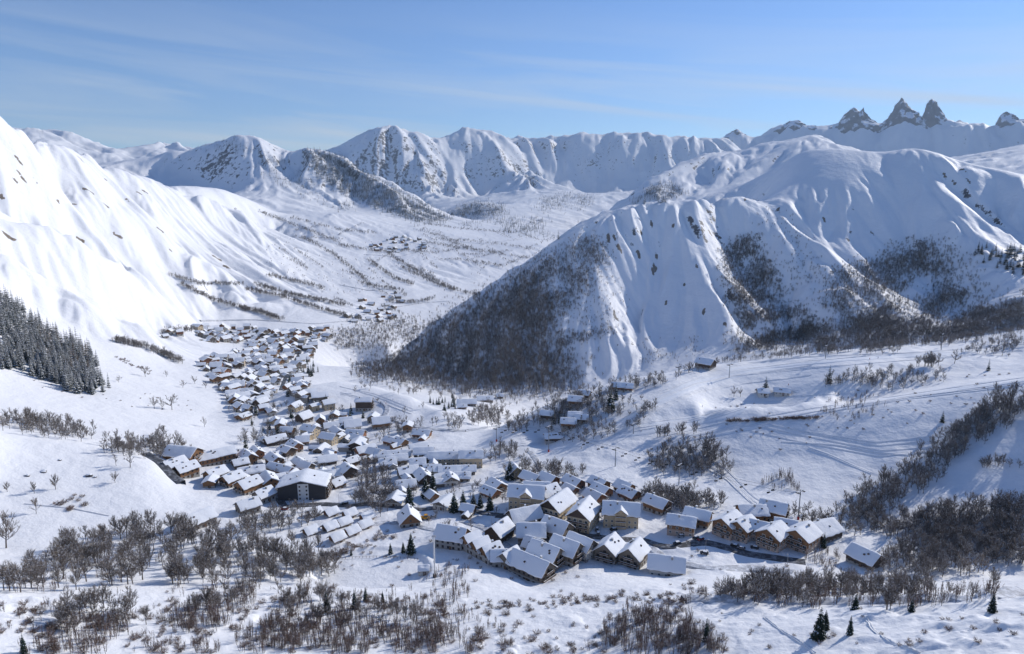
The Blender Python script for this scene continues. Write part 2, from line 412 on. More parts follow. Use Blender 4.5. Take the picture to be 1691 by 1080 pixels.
# the spurs of the left slope run obliquely down towards the village
_wl = np.clip((-x_ - 150) / 250, 0, 1) * np.clip((2700 - RR[idx]) / 500, 0, 1)
ca_, sa_ = np.cos(-0.75 * _wl), np.sin(-0.75 * _wl)
for lam, k, pw in ((520, 1, 1.3), (270, 2, 1.1), (140, 3, 0.85), (70, 4, 0.9), (36, 5, 0.85), (19, 6, 0.7)):
    want = amp * 9.0
    wgt = np.clip(want / lam, 0, 1.0) ** 1.5                 # long waves only where the relief is large
    res = np.clip((lam / (RR[idx] * 0.0042) - 1.0), 0, 1)      # fade what the grid cannot carry
    sl = np.hypot(gx, gy) + 1e-6
    dx, dy = -gy / sl, gx / sl
    dx, dy = dx * ca_ - dy * sa_, dx * sa_ + dy * ca_
    g, ph = gully(x_ + warp, y_ - warp, dx, dy, lam * 2.0, 10 * k)
    mod = np.clip(0.75 + 2.0 * fbm(x_ / (lam * 3.1) + 3.7 * k, y_ / (lam * 3.1), 2, 40 + k), 0.08, 1.9)
    a = lam * 0.072 * mod * pw * wgt * res * np.clip(sl / 0.45, 0.05, 1.15)
    g = np.where(g > 0, g ** 0.85, -(-g) ** 1.1)
    h += a * g
    # feed the slope of this octave back so smaller gullies branch off the larger ones
    gx = gx + dx * g * -0.14 * wgt * res
    gy = gy + dy * g * -0.14 * wgt * res
h += amp * 0.22 * fbm(x_ / 90, y_ / 90, 4, 31) * np.clip(np.hypot(gx, gy) / 0.3, 0.2, 1)
_rg = 0; _am = 1.0
for o_ in range(4):
    _rg = _rg + _am * (0.5 - 2.0 * np.abs(vnoise(x_ / 850 * 2 ** o_ + 5.1 * o_, y_ / 850 * 2 ** o_ - 3.3 * o_, 120 + o_))); _am *= 0.55
h += np.clip((RR[idx] - 3600) / 1200, 0, 1) * amp * 0.9 * _rg
ZG[idx] = h
# crests keep their surveyed outline: fade the gullies only slightly
Z = ZB + ZG
# gentle rolling; snow pillows over buried bushes near the drone; ploughed heaps in the village
near = np.clip((420 - RR) / 60, 0, 1) * np.clip((RR - 120) / 60, 0, 1)
Z += near * 0.8 * fbm(XX / 26, YY / 26, 4, 61)
hum = np.clip((285 - RR) / 20, 0, 1) * np.clip((RR - 150) / 30, 0, 1) * np.clip(0.45 + 1.6 * fbm(XX / 40, YY / 40, 2, 64) + 0.5 * np.clip(XX / 60, -0.6, 0.8), 0, 1.2)
Z += hum * (2.1 * np.maximum(0, fbm(XX / 7.5, YY / 6.0, 2, 62) - 0.02) ** 0.8 + 1.2 * np.maximum(0, fbm(XX / 3.6, YY / 3.0, 2, 63) - 0.05))
vil = np.clip((RR - 280) / 15, 0, 1) * np.clip((620 - RR) / 120, 0, 1) * np.clip((180 - np.abs(XX + 30)) / 40, 0, 1)
Z += vil * 1.3 * np.maximum(0, fbm(XX / 11, YY / 11, 3, 66) - 0.05)
Z += np.clip((RR - 300) / 100, 0, 1) * np.clip((2500 - RR) / 500, 0, 1) * (2.2 * fbm(XX / 60, YY / 60, 3, 71) + 1.6 * np.clip((XX - 60) / 60, 0, 1) * np.clip((900 - RR) / 100, 0, 1) * fbm(XX / 34, YY / 22, 2, 74))
# round frozen pond with its raised rim
_pt, _ps = ray(618, 948); _pr = -181.5 / float(_ps); PX_, PY_ = _pr * math.sin(_pt), _pr * math.cos(_pt)
_pd = np.hypot((XX - PX_) / 1.05, YY - PY_)
w_ = np.clip((30 - _pd) / 6, 0, 1); w_ = w_ * w_ * (3 - 2 * w_)
Z = Z * (1 - w_) + w_ * (-181.8)
Z += 1.5 * np.exp(-((_pd - 26.5) / 2.2) ** 2)
Z += CAM_Z

# ------------------------------------------------------------------ queries on the finished ground
SCR_S = (Z - CAM_Z) / RR
def ground_z(x, y):
    th, r = np.arctan2(x, y), np.hypot(x, y)
    ft = np.interp(th, COLS, np.arange(NC)); fr = np.interp(r, ROWS, np.arange(NR))
    i = np.clip(np.floor(fr).astype(int), 0, NR - 2); j = np.clip(np.floor(ft).astype(int), 0, NC - 2)
    a, b = fr - i, ft - j
    return (Z[i, j] * (1 - a) * (1 - b) + Z[i + 1, j] * a * (1 - b) + Z[i, j + 1] * (1 - a) * b + Z[i + 1, j + 1] * a * b)
def cast(px, py, rmin=150.0):
    """where the sight line through a picture point first meets the ground -> x, y, z (nan when it meets sky)"""
    px = np.atleast_1d(np.asarray(px, float)); py = np.atleast_1d(np.asarray(py, float))
    th, s = ray(px, py)
    j = np.clip(np.round(np.interp(th, COLS, np.arange(NC))).astype(int), 0, NC - 1)
    i0 = int(np.searchsorted(ROWS, rmin))
    out = np.full((len(px), 3), np.nan)
    for c in range(0, len(px), 4000):
        sl = slice(c, c + 4000)
        hit = SCR_S[i0:, j[sl]] >= s[sl][None]
        first = np.argmax(hit, 0); ok = hit.any(0)
        i1 = np.clip(first + i0, 1, NR - 1)
        s1, s0 = SCR_S[i1, j[sl]], SCR_S[i1 - 1, j[sl]]
        f = np.clip((s[sl] - s0) / np.where(np.abs(s1 - s0) < 1e-9, 1, s1 - s0), 0, 1)
        r = ROWS[i1 - 1] + f * (ROWS[i1] - ROWS[i1 - 1])
        x, y = r * np.sin(th[sl]), r * np.cos(th[sl])
        z = ground_z(x, y)
        res = np.stack([x, y, z], 1); res[~ok] = np.nan
        out[sl] = res
    return out
# ------------------------------------------------------------------ materials toolkit
def new_mat(name):
    m = bpy.data.materials.new(name); m.use_nodes = True
    nt = m.node_tree; nt.nodes.clear()
    out = nt.nodes.new('ShaderNodeOutputMaterial'); b = nt.nodes.new('ShaderNodeBsdfPrincipled')
    nt.links.new(b.outputs[0], out.inputs['Surface'])
    return m, nt, b

def make_mesh(name, verts, faces, mats, mat_idx=None, smooth=False):
    me = bpy.data.meshes.new(name)
    verts = np.asarray(verts, np.float32); 
    if isinstance(faces, np.ndarray):
        nf, k = faces.shape
        me.vertices.add(len(verts)); me.vertices.foreach_set('co', verts.ravel())
        me.loops.add(nf * k); me.loops.foreach_set('vertex_index', faces.ravel().astype(np.int32))
        me.polygons.add(nf); me.polygons.foreach_set('loop_start', np.arange(0, nf * k, k, dtype=np.int32))
        me.update(calc_edges=True)
    else:
        me.from_pydata([tuple(v) for v in verts], [], faces)
    for m in (mats if isinstance(mats, (list, tuple)) else [mats]):
        me.materials.append(m)
    if mat_idx is not None:
        me.polygons.foreach_set('material_index', np.asarray(mat_idx, np.int32))
    if smooth:
        me.polygons.foreach_set('use_smooth', np.ones(len(me.polygons), bool))
    me.update()
    return me

def link(o, parent=None):
    COL.objects.link(o)
    if parent is not None: o.parent = parent
    return o
def tag(o, label=None, cat=None, group=None, kind=None):
    if label: o['label'] = label
    if cat: o['category'] = cat
    if group: o['group'] = group
    if kind: o['kind'] = kind
    return o

# ------------------------------------------------------------------ snow
def snow_material():
    m, nt, b = new_mat('snow_ground')
    N, K = nt.nodes, nt.links
    tc = N.new('ShaderNodeTexCoord'); geo = N.new('ShaderNodeNewGeometry')
    attr = N.new('ShaderNodeAttribute'); attr.attribute_name = 'rock'
    n1 = N.new('ShaderNodeTexNoise'); n1.inputs['Scale'].default_value = 0.028; n1.inputs['Detail'].default_value = 9
    n1.inputs['Roughness'].default_value = 0.74
    K.new(tc.outputs['Object'], n1.inputs['Vector'])
    add = N.new('ShaderNodeMath'); add.operation = 'ADD'
    sub = N.new('ShaderNodeMath'); sub.operation = 'MULTIPLY_ADD'; sub.inputs[1].default_value = 3.2; sub.inputs[2].default_value = -1.6
    K.new(n1.outputs['Fac'], sub.inputs[0])
    K.new(attr.outputs['Fac'], add.inputs[0]); K.new(sub.outputs[0], add.inputs[1])
    ramp = N.new('ShaderNodeValToRGB')
    ramp.color_ramp.elements[0].position = 0.48; ramp.color_ramp.elements[0].color = (0, 0, 0, 1)
    ramp.color_ramp.elements[1].position = 0.58; ramp.color_ramp.elements[1].color = (1, 1, 1, 1)
    K.new(add.outputs[0], ramp.inputs['Fac'])
    n2 = N.new('ShaderNodeTexNoise'); n2.inputs['Scale'].default_value = 0.15; n2.inputs['Detail'].default_value = 6
    K.new(tc.outputs['Object'], n2.inputs['Vector'])
    rock = N.new('ShaderNodeValToRGB')
    rock.color_ramp.elements[0].color = (0.065, 0.064, 0.068, 1); rock.color_ramp.elements[1].color = (0.19, 0.18, 0.175, 1)
    rock.color_ramp.elements[0].position = 0.3; rock.color_ramp.elements[1].position = 0.7
    K.new(n2.outputs['Fac'], rock.inputs['Fac'])
    mix = N.new('ShaderNodeMixRGB'); mix.inputs['Color1'].default_value = (0.865, 0.868, 0.88, 1)
    K.new(ramp.outputs['Color'], mix.inputs['Fac']); K.new(rock.outputs['Color'], mix.inputs['Color2'])
    sattr = N.new('ShaderNodeAttribute'); sattr.attribute_name = 'soil'
    n4 = N.new('ShaderNodeTexNoise'); n4.inputs['Scale'].default_value = 0.35; n4.inputs['Detail'].default_value = 6; K.new(tc.outputs['Object'], n4.inputs['Vector'])
    sadd = N.new('ShaderNodeMath'); sadd.operation = 'ADD'; K.new(sattr.outputs['Fac'], sadd.inputs[0])
    s2 = N.new('ShaderNodeMath'); s2.operation = 'MULTIPLY_ADD'; s2.inputs[1].default_value = 0.9; s2.inputs[2].default_value = -0.45; K.new(n4.outputs['Fac'], s2.inputs[0]); K.new(s2.outputs[0], sadd.inputs[1])
    sr = N.new('ShaderNodeMapRange'); sr.inputs['From Min'].default_value = 0.42; sr.inputs['From Max'].default_value = 0.58; K.new(sadd.outputs[0], sr.inputs['Value'])
    soil = N.new('ShaderNodeValToRGB'); soil.color_ramp.elements[0].color = (0.13, 0.10, 0.075, 1); soil.color_ramp.elements[1].color = (0.30, 0.25, 0.20, 1)
    soil.color_ramp.elements[0].position = .35; soil.color_ramp.elements[1].position = .65; K.new(n4.outputs['Fac'], soil.inputs['Fac'])
    mix2 = N.new('ShaderNodeMixRGB'); K.new(sr.outputs['Result'], mix2.inputs['Fac']); K.new(mix.outputs['Color'], mix2.inputs['Color1']); K.new(soil.outputs['Color'], mix2.inputs['Color2'])
    K.new(mix2.outputs['Color'], b.inputs['Base Color'])
    b.inputs['Roughness'].default_value = 0.65; b.inputs['Specular IOR Level'].default_value = 0.25
    # wind crust: two scales of relief
    n3 = N.new('ShaderNodeTexNoise'); n3.inputs['Scale'].default_value = 0.11; n3.inputs['Detail'].default_value = 7; n3.inputs['Roughness'].default_value = 0.55
    K.new(tc.outputs['Object'], n3.inputs['Vector'])
    bump = N.new('ShaderNodeBump'); bump.inputs['Strength'].default_value = 0.5; bump.inputs['Distance'].default_value = 2.6
    K.new(n3.outputs['Fac'], bump.inputs['Height'])
    n5 = N.new('ShaderNodeTexNoise'); n5.inputs['Scale'].default_value = 0.75; n5.inputs['Detail'].default_value = 5; K.new(tc.outputs['Object'], n5.inputs['Vector'])
    bump2 = N.new('ShaderNodeBump'); bump2.inputs['Strength'].default_value = 0.45; bump2.inputs['Distance'].default_value = 0.4
    K.new(n5.outputs['Fac'], bump2.inputs['Height']); K.new(bump.outputs['Normal'], bump2.inputs['Normal'])
    K.new(bump2.outputs['Normal'], b.inputs['Normal'])
    return m
M_SNOW = snow_material()

SX, SY = grid_grad(Z)
SLOPE = np.hypot(SX, SY)
# rock breaks through where the ground is steepest, and in surveyed bare patches where snow has slid off
lim = np.interp(RR, [600, 1200, 2500, 4000, 6500, 9000, 9500], [2.2, 2.0, 1.3, 0.80, 0.92, 1.0, 1.35])
lim = np.where((XX > 100) & (RR > 900) & (RR < 2600), 1.0, lim)
ROCK = np.clip((SLOPE - lim) * 1.1, -1.2, 0.42) + np.where(RR > 3500, 0.20, 0.0)
ROCK = np.where(RR < 600, -2, ROCK)
BARE = ((32, 267, 6), (25, 297, 5), (37, 293, 6), (133, 263, 5), (173, 295, 4), (230, 320, 5), (238, 316, 5), (123, 337, 5), (195, 389, 6), (133, 397, 5), (265, 380, 6), (358, 427, 8), (374, 440, 7), (18, 393, 7), (10, 388, 5),
        (140, 312, 5), (152, 318, 4), (177, 342, 5), (3, 325, 5), (280, 412, 4), (1005, 394, 7), (1014, 391, 6), (1022, 409, 8), (1055, 421, 7), (1084, 423, 6), (1081, 441, 8), (1078, 449, 6), (1076, 370, 6), (1111, 373, 5), (1059, 386, 5), (1285, 345, 6),
        (1173, 386, 5), (1361, 363, 6), (1162, 515, 6), (1197, 534, 6), (1130, 470, 5), (1150, 440, 5), (1100, 500, 5), (1230, 330, 4), (1560, 290, 4), (1590, 280, 5), (1600, 300, 5), (1575, 300, 4), (1400, 395, 5), (1440, 385, 4), (60, 300, 4), (95, 330, 4), (210, 330, 4))
_bp = cast([b_[0] for b_ in BARE], [b_[1] for b_ in BARE])
SOIL = np.zeros_like(ROCK)
for (bx, by, bs), p in zip(BARE, _bp):
    if not np.isfinite(p[0]): continue
    rad = bs * math.hypot(p[0], p[1]) / FPX * 0.55
    j0, j1 = np.searchsorted(COLS, math.atan2(p[0], p[1]) + np.array([-.03, .03])); i0, i1 = np.searchsorted(ROWS, math.hypot(p[0], p[1]) * np.array([.88, 1.12]))
    sl_ = np.s_[i0:i1, j0:j1]
    dx, dy = XX[sl_] - p[0], YY[sl_] - p[1]
    gxx, gyy = float(SX[sl_].mean()), float(SY[sl_].mean()); gl = math.hypot(gxx, gyy) + 1e-6
    along, across = (dx * gxx + dy * gyy) / gl, (-dx * gyy + dy * gxx) / gl
    d = np.hypot(along / 1.9, across / 0.8) / rad + 0.7 * fbm(XX[sl_] / (rad * .9), YY[sl_] / (rad * .9), 3, 8)
    SOIL[sl_] = np.maximum(SOIL[sl_], np.clip(1.9 - 1.5 * d, 0, 1))
VID = np.arange(NR * NC).reshape(NR, NC)
quads = np.stack([VID[:-1, :-1], VID[:-1, 1:], VID[1:, 1:], VID[1:, :-1]], -1)
VERTS = np.stack([XX, YY, Z], -1).reshape(-1, 3)

def region_object(name, mask):
    q = quads[mask]
    used, inv = np.unique(q.ravel(), return_inverse=True)
    me = make_mesh(name, VERTS[used], inv.reshape(-1, 4), M_SNOW, smooth=True)
    for nm, ar in (('rock', ROCK), ('soil', SOIL)):
        a = me.attributes.new(nm, 'FLOAT', 'POINT'); a.data.foreach_set('value', ar.ravel()[used].astype(np.float32))
    # keep the shading seamless where two pieces of ground meet
    o = bpy.data.objects.new(name, me); o['kind'] = 'structure'
    return link(o)
# the ground in its natural pieces
_tc = 0.5 * (TT[:-1, :-1] + TT[1:, 1:]); _rc = np.sqrt(RR[:-1, :-1] * RR[1:, 1:]); _xx = PW / 2 + FPX * np.tan(np.clip(_tc, -1.3, 1.3))
_h = np.interp(_xx, [600, 700, 800, 900, 1000, 1130, 1300, 1500, 1691, 2500], [960, 890, 870, 880, 905, 955, 1000, 1010, 1050, 1100])
_far = _rc > np.interp(_xx, [-900, 0, 300, 450, 620, 760, 900, 1060, 1300, 2500], [2100, 2300, 2900, 3050, 3500, 4200, 3600, 3000, 2500, 2500])
_hill = (_rc > _h) & (_xx > 600) & ~_far
_hill &= ~((_xx < 940) & (_rc > np.interp(_xx, [600, 700, 800, 900, 940], [1010, 1130, 1230, 1330, 1400])))
_left = (_xx < np.interp(_rc, [0, 560, 640, 900, 1200, 1600, 2300, 3000], [-900, -300, 60, 215, 330, 430, 470, 430])) & (_rc > 640) & ~_far
region_object('mountains', _far)
region_object('right_mountain', _hill)
region_object('left_hillside', _left & ~_hill)
region_object('ground', ~(_far | _hill | _left))

# ------------------------------------------------------------------ the three needles on the far skyline, and the lesser rock heads
M_CRAG, _nt, _b = new_mat('haze_tinted_crag_rock')
_N, _K = _nt.nodes, _nt.links
_t = _N.new('ShaderNodeTexCoord'); _n = _N.new('ShaderNodeTexNoise'); _n.inputs['Scale'].default_value = 0.012; _n.inputs['Detail'].default_value = 9; _n.inputs['Roughness'].default_value = .65
_K.new(_t.outputs['Object'], _n.inputs['Vector'])
_g = _N.new('ShaderNodeNewGeometry'); _s = _N.new('ShaderNodeSeparateXYZ'); _K.new(_g.outputs['Normal'], _s.inputs[0])
_a = _N.new('ShaderNodeMath'); _a.operation = 'MULTIPLY_ADD'; _a.inputs[1].default_value = 1.1; _K.new(_n.outputs['Fac'], _a.inputs[0]); _K.new(_s.outputs['Z'], _a.inputs[2])
_r = _N.new('ShaderNodeMapRange'); _r.inputs['From Min'].default_value = 1.16; _r.inputs['From Max'].default_value = 1.30; _K.new(_a.outputs[0], _r.inputs['Value'])
_c = _N.new('ShaderNodeValToRGB'); _c.color_ramp.elements[0].color = (0.070, 0.076, 0.092, 1); _c.color_ramp.elements[1].color = (0.17, 0.178, 0.195, 1); _c.color_ramp.elements[0].position = .3; _c.color_ramp.elements[1].position = .7  # grey rock, with the blue of distance haze mixed into its colour
_K.new(_n.outputs['Fac'], _c.inputs['Fac'])
_m = _N.new('ShaderNodeMixRGB'); _m.inputs['Color2'].default_value = (.84, .86, .9, 1); _K.new(_r.outputs['Result'], _m.inputs['Fac']); _K.new(_c.outputs['Color'], _m.inputs['Color1']); _K.new(_m.outputs['Color'], _b.inputs['Base Color'])
_b.inputs['Roughness'].default_value = .9

def crag(name, outline, r0, depth, seed):
    """outline: (x, y) of the skyline left to right; built as a solid rock head with buttresses, base sunk in the ridge"""
    rng = np.random.default_rng(seed)
    xs = np.array([p[0] for p in outline], float); ys = np.array([p[1] for p in outline], float)
    n, mrow = 60, 34
    x = np.linspace(xs[0], xs[-1], n); y = np.interp(x, xs, ys)
    t, s = ray(x, y); top = s * r0
    tb, sb = ray(x, np.full(n, max(ys[0], ys[-1]) + 14.0)); bot = sb * r0
    v = []
    for i in range(mrow + 1):
        d = -1 + 2 * i / mrow
        prof = (1 - abs(d)) ** 0.8
        for k in range(n):
            edge = min(1.0, min(k, n - 1 - k) / 6.0)
            hgt = bot[k] + (top[k] - bot[k]) * prof * (0.5 + 0.5 * edge)
            rr = r0 + d * depth
            wx, wy = rr * math.sin(t[k]), rr * math.cos(t[k])
            v.append((wx, wy, hgt))
    v = np.array(v)
    gz = ground_z(v[:, 0], v[:, 1]) - CAM_Z - 12
    pp = np.repeat((1 - np.abs(np.linspace(-1, 1, mrow + 1))) ** 1.25, n); ed = np.tile(np.minimum(1, np.minimum(np.arange(n), n - 1 - np.arange(n)) / 5.0), mrow + 1)
    v[:, 2] = gz + np.maximum(0, np.tile(top, mrow + 1) - gz) * pp * (0.35 + .65 * ed)
    rough = fbm(v[:, 0] / 90, v[:, 2] / 160 + v[:, 1] / 140, 5, seed)
    pr = np.repeat(1 - np.abs(np.linspace(-1, 1, mrow + 1)), n)
    v[:, 1] += 75 * rough * (0.3 + pr); v[:, 0] += 14 * fbm(v[:, 1] / 70, v[:, 2] / 60, 4, seed + 9) * (0.3 + .5 * pr); v[:, 2] += 11 * fbm(v[:, 0] / 45, v[:, 1] / 45, 4, seed + 5) * np.minimum(1, pr * 3) + CAM_Z
    idx = np.arange((mrow + 1) * n).reshape(mrow + 1, n)
    q = np.stack([idx[:-1, :-1], idx[:-1, 1:], idx[1:, 1:], idx[1:, :-1]], -1).reshape(-1, 4)
    o = bpy.data.objects.new(name, make_mesh(name, v, q, M_CRAG)); o['kind'] = 'structure'
    return link(o)
crag('rock_peak', [(1362, 216), (1372, 206), (1385, 203), (1391, 192), (1402, 182), (1410, 177), (1416, 181), (1421, 184), (1425, 177), (1428, 187), (1436, 196), (1448, 203), (1460, 212)], 10460, 264, 11)
crag('rock_peak', [(1448, 212), (1466, 195), (1474, 182), (1483, 170), (1490, 160), (1498, 168), (1506, 180), (1514, 184), (1522, 190), (1532, 202)], 10460, 264, 23)
crag('rock_peak', [(1520, 196), (1527, 184), (1532, 171), (1541, 162), (1549, 169), (1555, 182), (1560, 191), (1568, 203)], 10460, 208, 35)
crag('rock_peak', [(1642, 212), (1650, 200), (1655, 188), (1662, 184), (1670, 188), (1682, 197), (1691, 196), (1702, 206)], 10460, 208, 47)
crag('rock_peak', [(1270, 222), (1290, 208), (1304, 199), (1318, 198), (1330, 206), (1345, 207), (1358, 216)], 10460, 208, 59)
crag('rock_peak', [(1190, 228), (1204, 220), (1216, 212), (1226, 218), (1240, 229)], 10460, 176, 61)
# ------------------------------------------------------------------ vegetation materials
def flat_mat(name, col, rough=0.9, var=0.25, scale=0.6, spec=0.1):
    m, nt, b = new_mat(name)
    N, K = nt.nodes, nt.links
    tc = N.new('ShaderNodeTexCoord'); n = N.new('ShaderNodeTexNoise'); n.inputs['Scale'].default_value = scale; n.inputs['Detail'].default_value = 3
    K.new(tc.outputs['Object'], n.inputs['Vector'])
    oi = N.new('ShaderNodeObjectInfo')
    ad = N.new('ShaderNodeMath'); ad.operation = 'ADD'
    K.new(n.outputs['Fac'], ad.inputs[0]); K.new(oi.outputs['Random'], ad.inputs[1])
    mr = N.new('ShaderNodeMapRange'); mr.inputs['From Min'].default_value = 0.3; mr.inputs['From Max'].default_value = 1.7
    mr.inputs['To Min'].default_value = 1 - var; mr.inputs['To Max'].default_value = 1 + var
    K.new(ad.outputs[0], mr.inputs['Value'])
    mx = N.new('ShaderNodeMixRGB'); mx.blend_type = 'MULTIPLY'; mx.inputs['Fac'].default_value = 1; mx.inputs['Color1'].default_value = (*col, 1)
    K.new(mr.outputs['Result'], mx.inputs['Color2']); K.new(mx.outputs['Color'], b.inputs['Base Color'])
    b.inputs['Roughness'].default_value = rough; b.inputs['Specular IOR Level'].default_value = spec
    return m
M_BARK = flat_mat('bark', (0.12, 0.10, 0.088))
M_TWIG = flat_mat('grey_twigs', (0.205, 0.168, 0.138), var=0.4)
M_TWIGR = flat_mat('reddish_twigs', (0.20, 0.135, 0.105), var=0.4)
M_NEEDLE = flat_mat('spruce_needles', (0.022, 0.036, 0.026), var=0.4)
M_LARCH = flat_mat('bare_larch_twigs', (0.17, 0.125, 0.09), var=0.3)
M_CLUMP = flat_mat('snow_on_branches', (0.84, 0.86, 0.90), var=0.03)

class Geo:
    def __init__(s): s.v, s.f, s.m = [], [], []
    def tri(s, a, b, c, m=0):
        n = len(s.v); s.v += [a, b, c]; s.f.append((n, n + 1, n + 2)); s.m.append(m)
    def quad(s, a, b, c, d, m=0):
        n = len(s.v); s.v += [a, b, c, d]; s.f.append((n, n + 1, n + 2, n + 3)); s.m.append(m)
    def tube(s, a, b, r0, r1, k=4, m=0):
        a, b = Vector(a), Vector(b); d = (b - a)
        if d.length < 1e-6: return
        d.normalize()
        u = d.cross(Vector((0.31, 0.17, 0.93)) if abs(d.z) < 0.9 else Vector((1, 0, 0.1))).normalized(); w = d.cross(u)
        n = len(s.v)
        for c, r in ((a, r0), (b, r1)):
            for i in range(k):
                t = 2 * math.pi * i / k
                s.v.append(tuple(c + (u * math.cos(t) + w * math.sin(t)) * r))
        for i in range(k):
            j = (i + 1) % k
            s.f.append((n + i, n + j, n + k + j, n + k + i)); s.m.append(m)
    def box(s, x0, x1, y0, y1, z0, z1, m=0):
        n = len(s.v)
        s.v += [(x0, y0, z0), (x1, y0, z0), (x1, y1, z0), (x0, y1, z0), (x0, y0, z1), (x1, y0, z1), (x1, y1, z1), (x0, y1, z1)]
        for f in ((0, 3, 2, 1), (4, 5, 6, 7), (0, 1, 5, 4), (1, 2, 6, 5), (2, 3, 7, 6), (3, 0, 4, 7)):
            s.f.append(tuple(n + i for i in f)); s.m.append(m)
    def mesh(s, name, mats, smooth=False):
        return make_mesh(name, s.v, s.f, mats, s.m, smooth)

def vrand(rng, s=1.0):
    return Vector((rng.gauss(0, s), rng.gauss(0, s), rng.gauss(0, s)))

def ribbon(g, a, b, w, rng, m):
    d = (b - a); u = d.cross(vrand(rng)).normalized() * w
    g.tri(tuple(a - u), tuple(a + u), tuple(b), m)

def bare_tree(seed, h=9.0, lod=0, twigmat=None, snow=0.4):
    """-> (trunk, crown, material): trunk with rising limbs; crown of branches, twigs and lying snow filling an oval"""
    rng = random.Random(seed)
    T, C = Geo(), Geo()
    tw = (0.03, 0.055, 0.13)[lod]
    rr = h * 0.017
    lean = Vector((rng.uniform(-.1, .1), rng.uniform(-.1, .1), 1))
    fork = h * rng.uniform(0.14, 0.26)
    p0, p1 = Vector((0, 0, -0.5)), lean * fork
    p2 = p1 + (lean + vrand(rng, 0.07)) * (h * 0.5)
    T.tube(p0, p1, rr * 1.3, rr, (6, 4, 3)[lod]); T.tube(p1, p2, rr, rr * 0.3, (5, 4, 3)[lod])
    cz, rh, rv = h * rng.uniform(.58, .64), h * rng.uniform(.25, .36), h * rng.uniform(.36, .43)
    cen = lean * cz
    nl = (15, 11, 6)[lod]
    tips = []
    for i in range(nl):
        az = i * 2.4 + rng.uniform(-.5, .5); el = rng.uniform(-.6, 1.3)
        tgt = cen + Vector((math.cos(az) * math.cos(el) * rh, math.sin(az) * math.cos(el) * rh, math.sin(el) * rv)) * rng.uniform(.82, 1.08)
        t = min(.95, max(0.0, (el + .6) / 2.1 + rng.uniform(-.15, .1)))
        a = p1.lerp(p2, t * .9)
        mid = a.lerp(tgt, .5) + Vector((0, 0, -.02 * h)) + vrand(rng, .02 * h)
        if lod < 2:
            T.tube(a, mid, rr * .45, rr * .3, 4 if lod == 0 else 3); T.tube(mid, tgt, rr * .3, rr * .08, 3)
        else:
            ribbon(T, a, tgt, rr * .7, rng, 0)
        if rng.random() < snow * 1.5 and lod < 2:
            ribbon(C, a + Vector((0, 0, rr * .5)), mid + Vector((0, 0, rr * .45)), rr * .6, rng, 1)
        for j in range((10, 7, 5)[lod]):
            q = a.lerp(mid, rng.uniform(.3, 1)) if rng.random() < .35 else mid.lerp(tgt, rng.uniform(0, 1))
            out = (q - lean * (fork * .8)); out.normalize()
            bd = (out + vrand(rng, .42) + Vector((0, 0, .25))).normalized(); bl = h * .15 * rng.uniform(.6, 1.25)
            e = q + bd * bl
            ribbon(C, q, e, rr * .2 + .008 + tw * .2, rng, 0)
            for _ in range((12, 7, 5)[lod]):
                w = q.lerp(e, rng.uniform(.1, 1)); dd = (bd + vrand(rng, .5) + out * .3).normalized(); l = h * .085 * rng.uniform(.6, 1.5)
                ribbon(C, w, w + dd * l, tw * rng.uniform(.7, 1.4), rng, 0)
                if rng.random() < snow * .6:
                    b = w + dd * l * rng.uniform(.1, .5)
                    ribbon(C, b + Vector((0, 0, .05)), b + dd * l * .4 + Vector((0, 0, .05)), tw * 2.0, rng, 1)
    return T, C, (twigmat or M_TWIG)

def sapling(seed, h=5.0, lod=0, mat=None, snow=0.2):
    """slender many-stemmed young birch or alder"""
    rng = random.Random(seed); T, C = Geo(), Geo()
    n = rng.randint(3, 6)
    for i in range(n):
        b = Vector((rng.gauss(0, .45), rng.gauss(0, .45), 0)); hh = h * rng.uniform(0.6, 1.0)
        d = Vector((rng.gauss(0, .13), rng.gauss(0, .13), 1)).normalized()
        e = b + d * hh
        T.tube(b - Vector((0, 0, .3)), e, 0.055, 0.012, 3)
        for k in range((60, 30, 12)[lod]):
            t = rng.uniform(0.18, 0.98); a = b.lerp(e, t)
            az = rng.uniform(0, 6.28); dd = Vector((math.cos(az) * .7, math.sin(az) * .7, rng.uniform(.5, 1.3))).normalized()
            l = hh * 0.24 * (1.1 - t * 0.7) * rng.uniform(.6, 1.3)
            ribbon(C, a, a + dd * l, (0.026, 0.045, 0.09)[lod], rng, 0)
            if rng.random() < snow:
                ribbon(C, a + dd * l * .2, a + dd * l * .6, (0.05, 0.06, 0.12)[lod], rng, 1)
    return T, C, (mat or M_TWIGR)

def shrub(seed, h=2.0, lod=0, mat=None):
    rng = random.Random(seed); T, C = Geo(), Geo()
    for i in range((70, 40, 16)[lod]):
        az = rng.uniform(0, 6.28); up = rng.uniform(.35, 1.6)
        d = Vector((math.cos(az), math.sin(az), up)).normalized(); l = h * rng.uniform(.6, 1.15)
        a = Vector((rng.gauss(0, .2), rng.gauss(0, .2), -.1))
        m = a + d * l * .55
        if i < 9: T.tube(a, m, 0.035, 0.02, 3)
        ribbon(C, a, m, .028, rng, 0)
        for k in range(3):
            ribbon(C, m, m + (d + vrand(rng, .45)).normalized() * l * .5, (0.03, 0.05, .1)[lod], rng, 0)
        if rng.random() < .3: ribbon(C, m, m + d * l * .25, .07, rng, 1)
    return T, C, (mat or M_TWIGR)

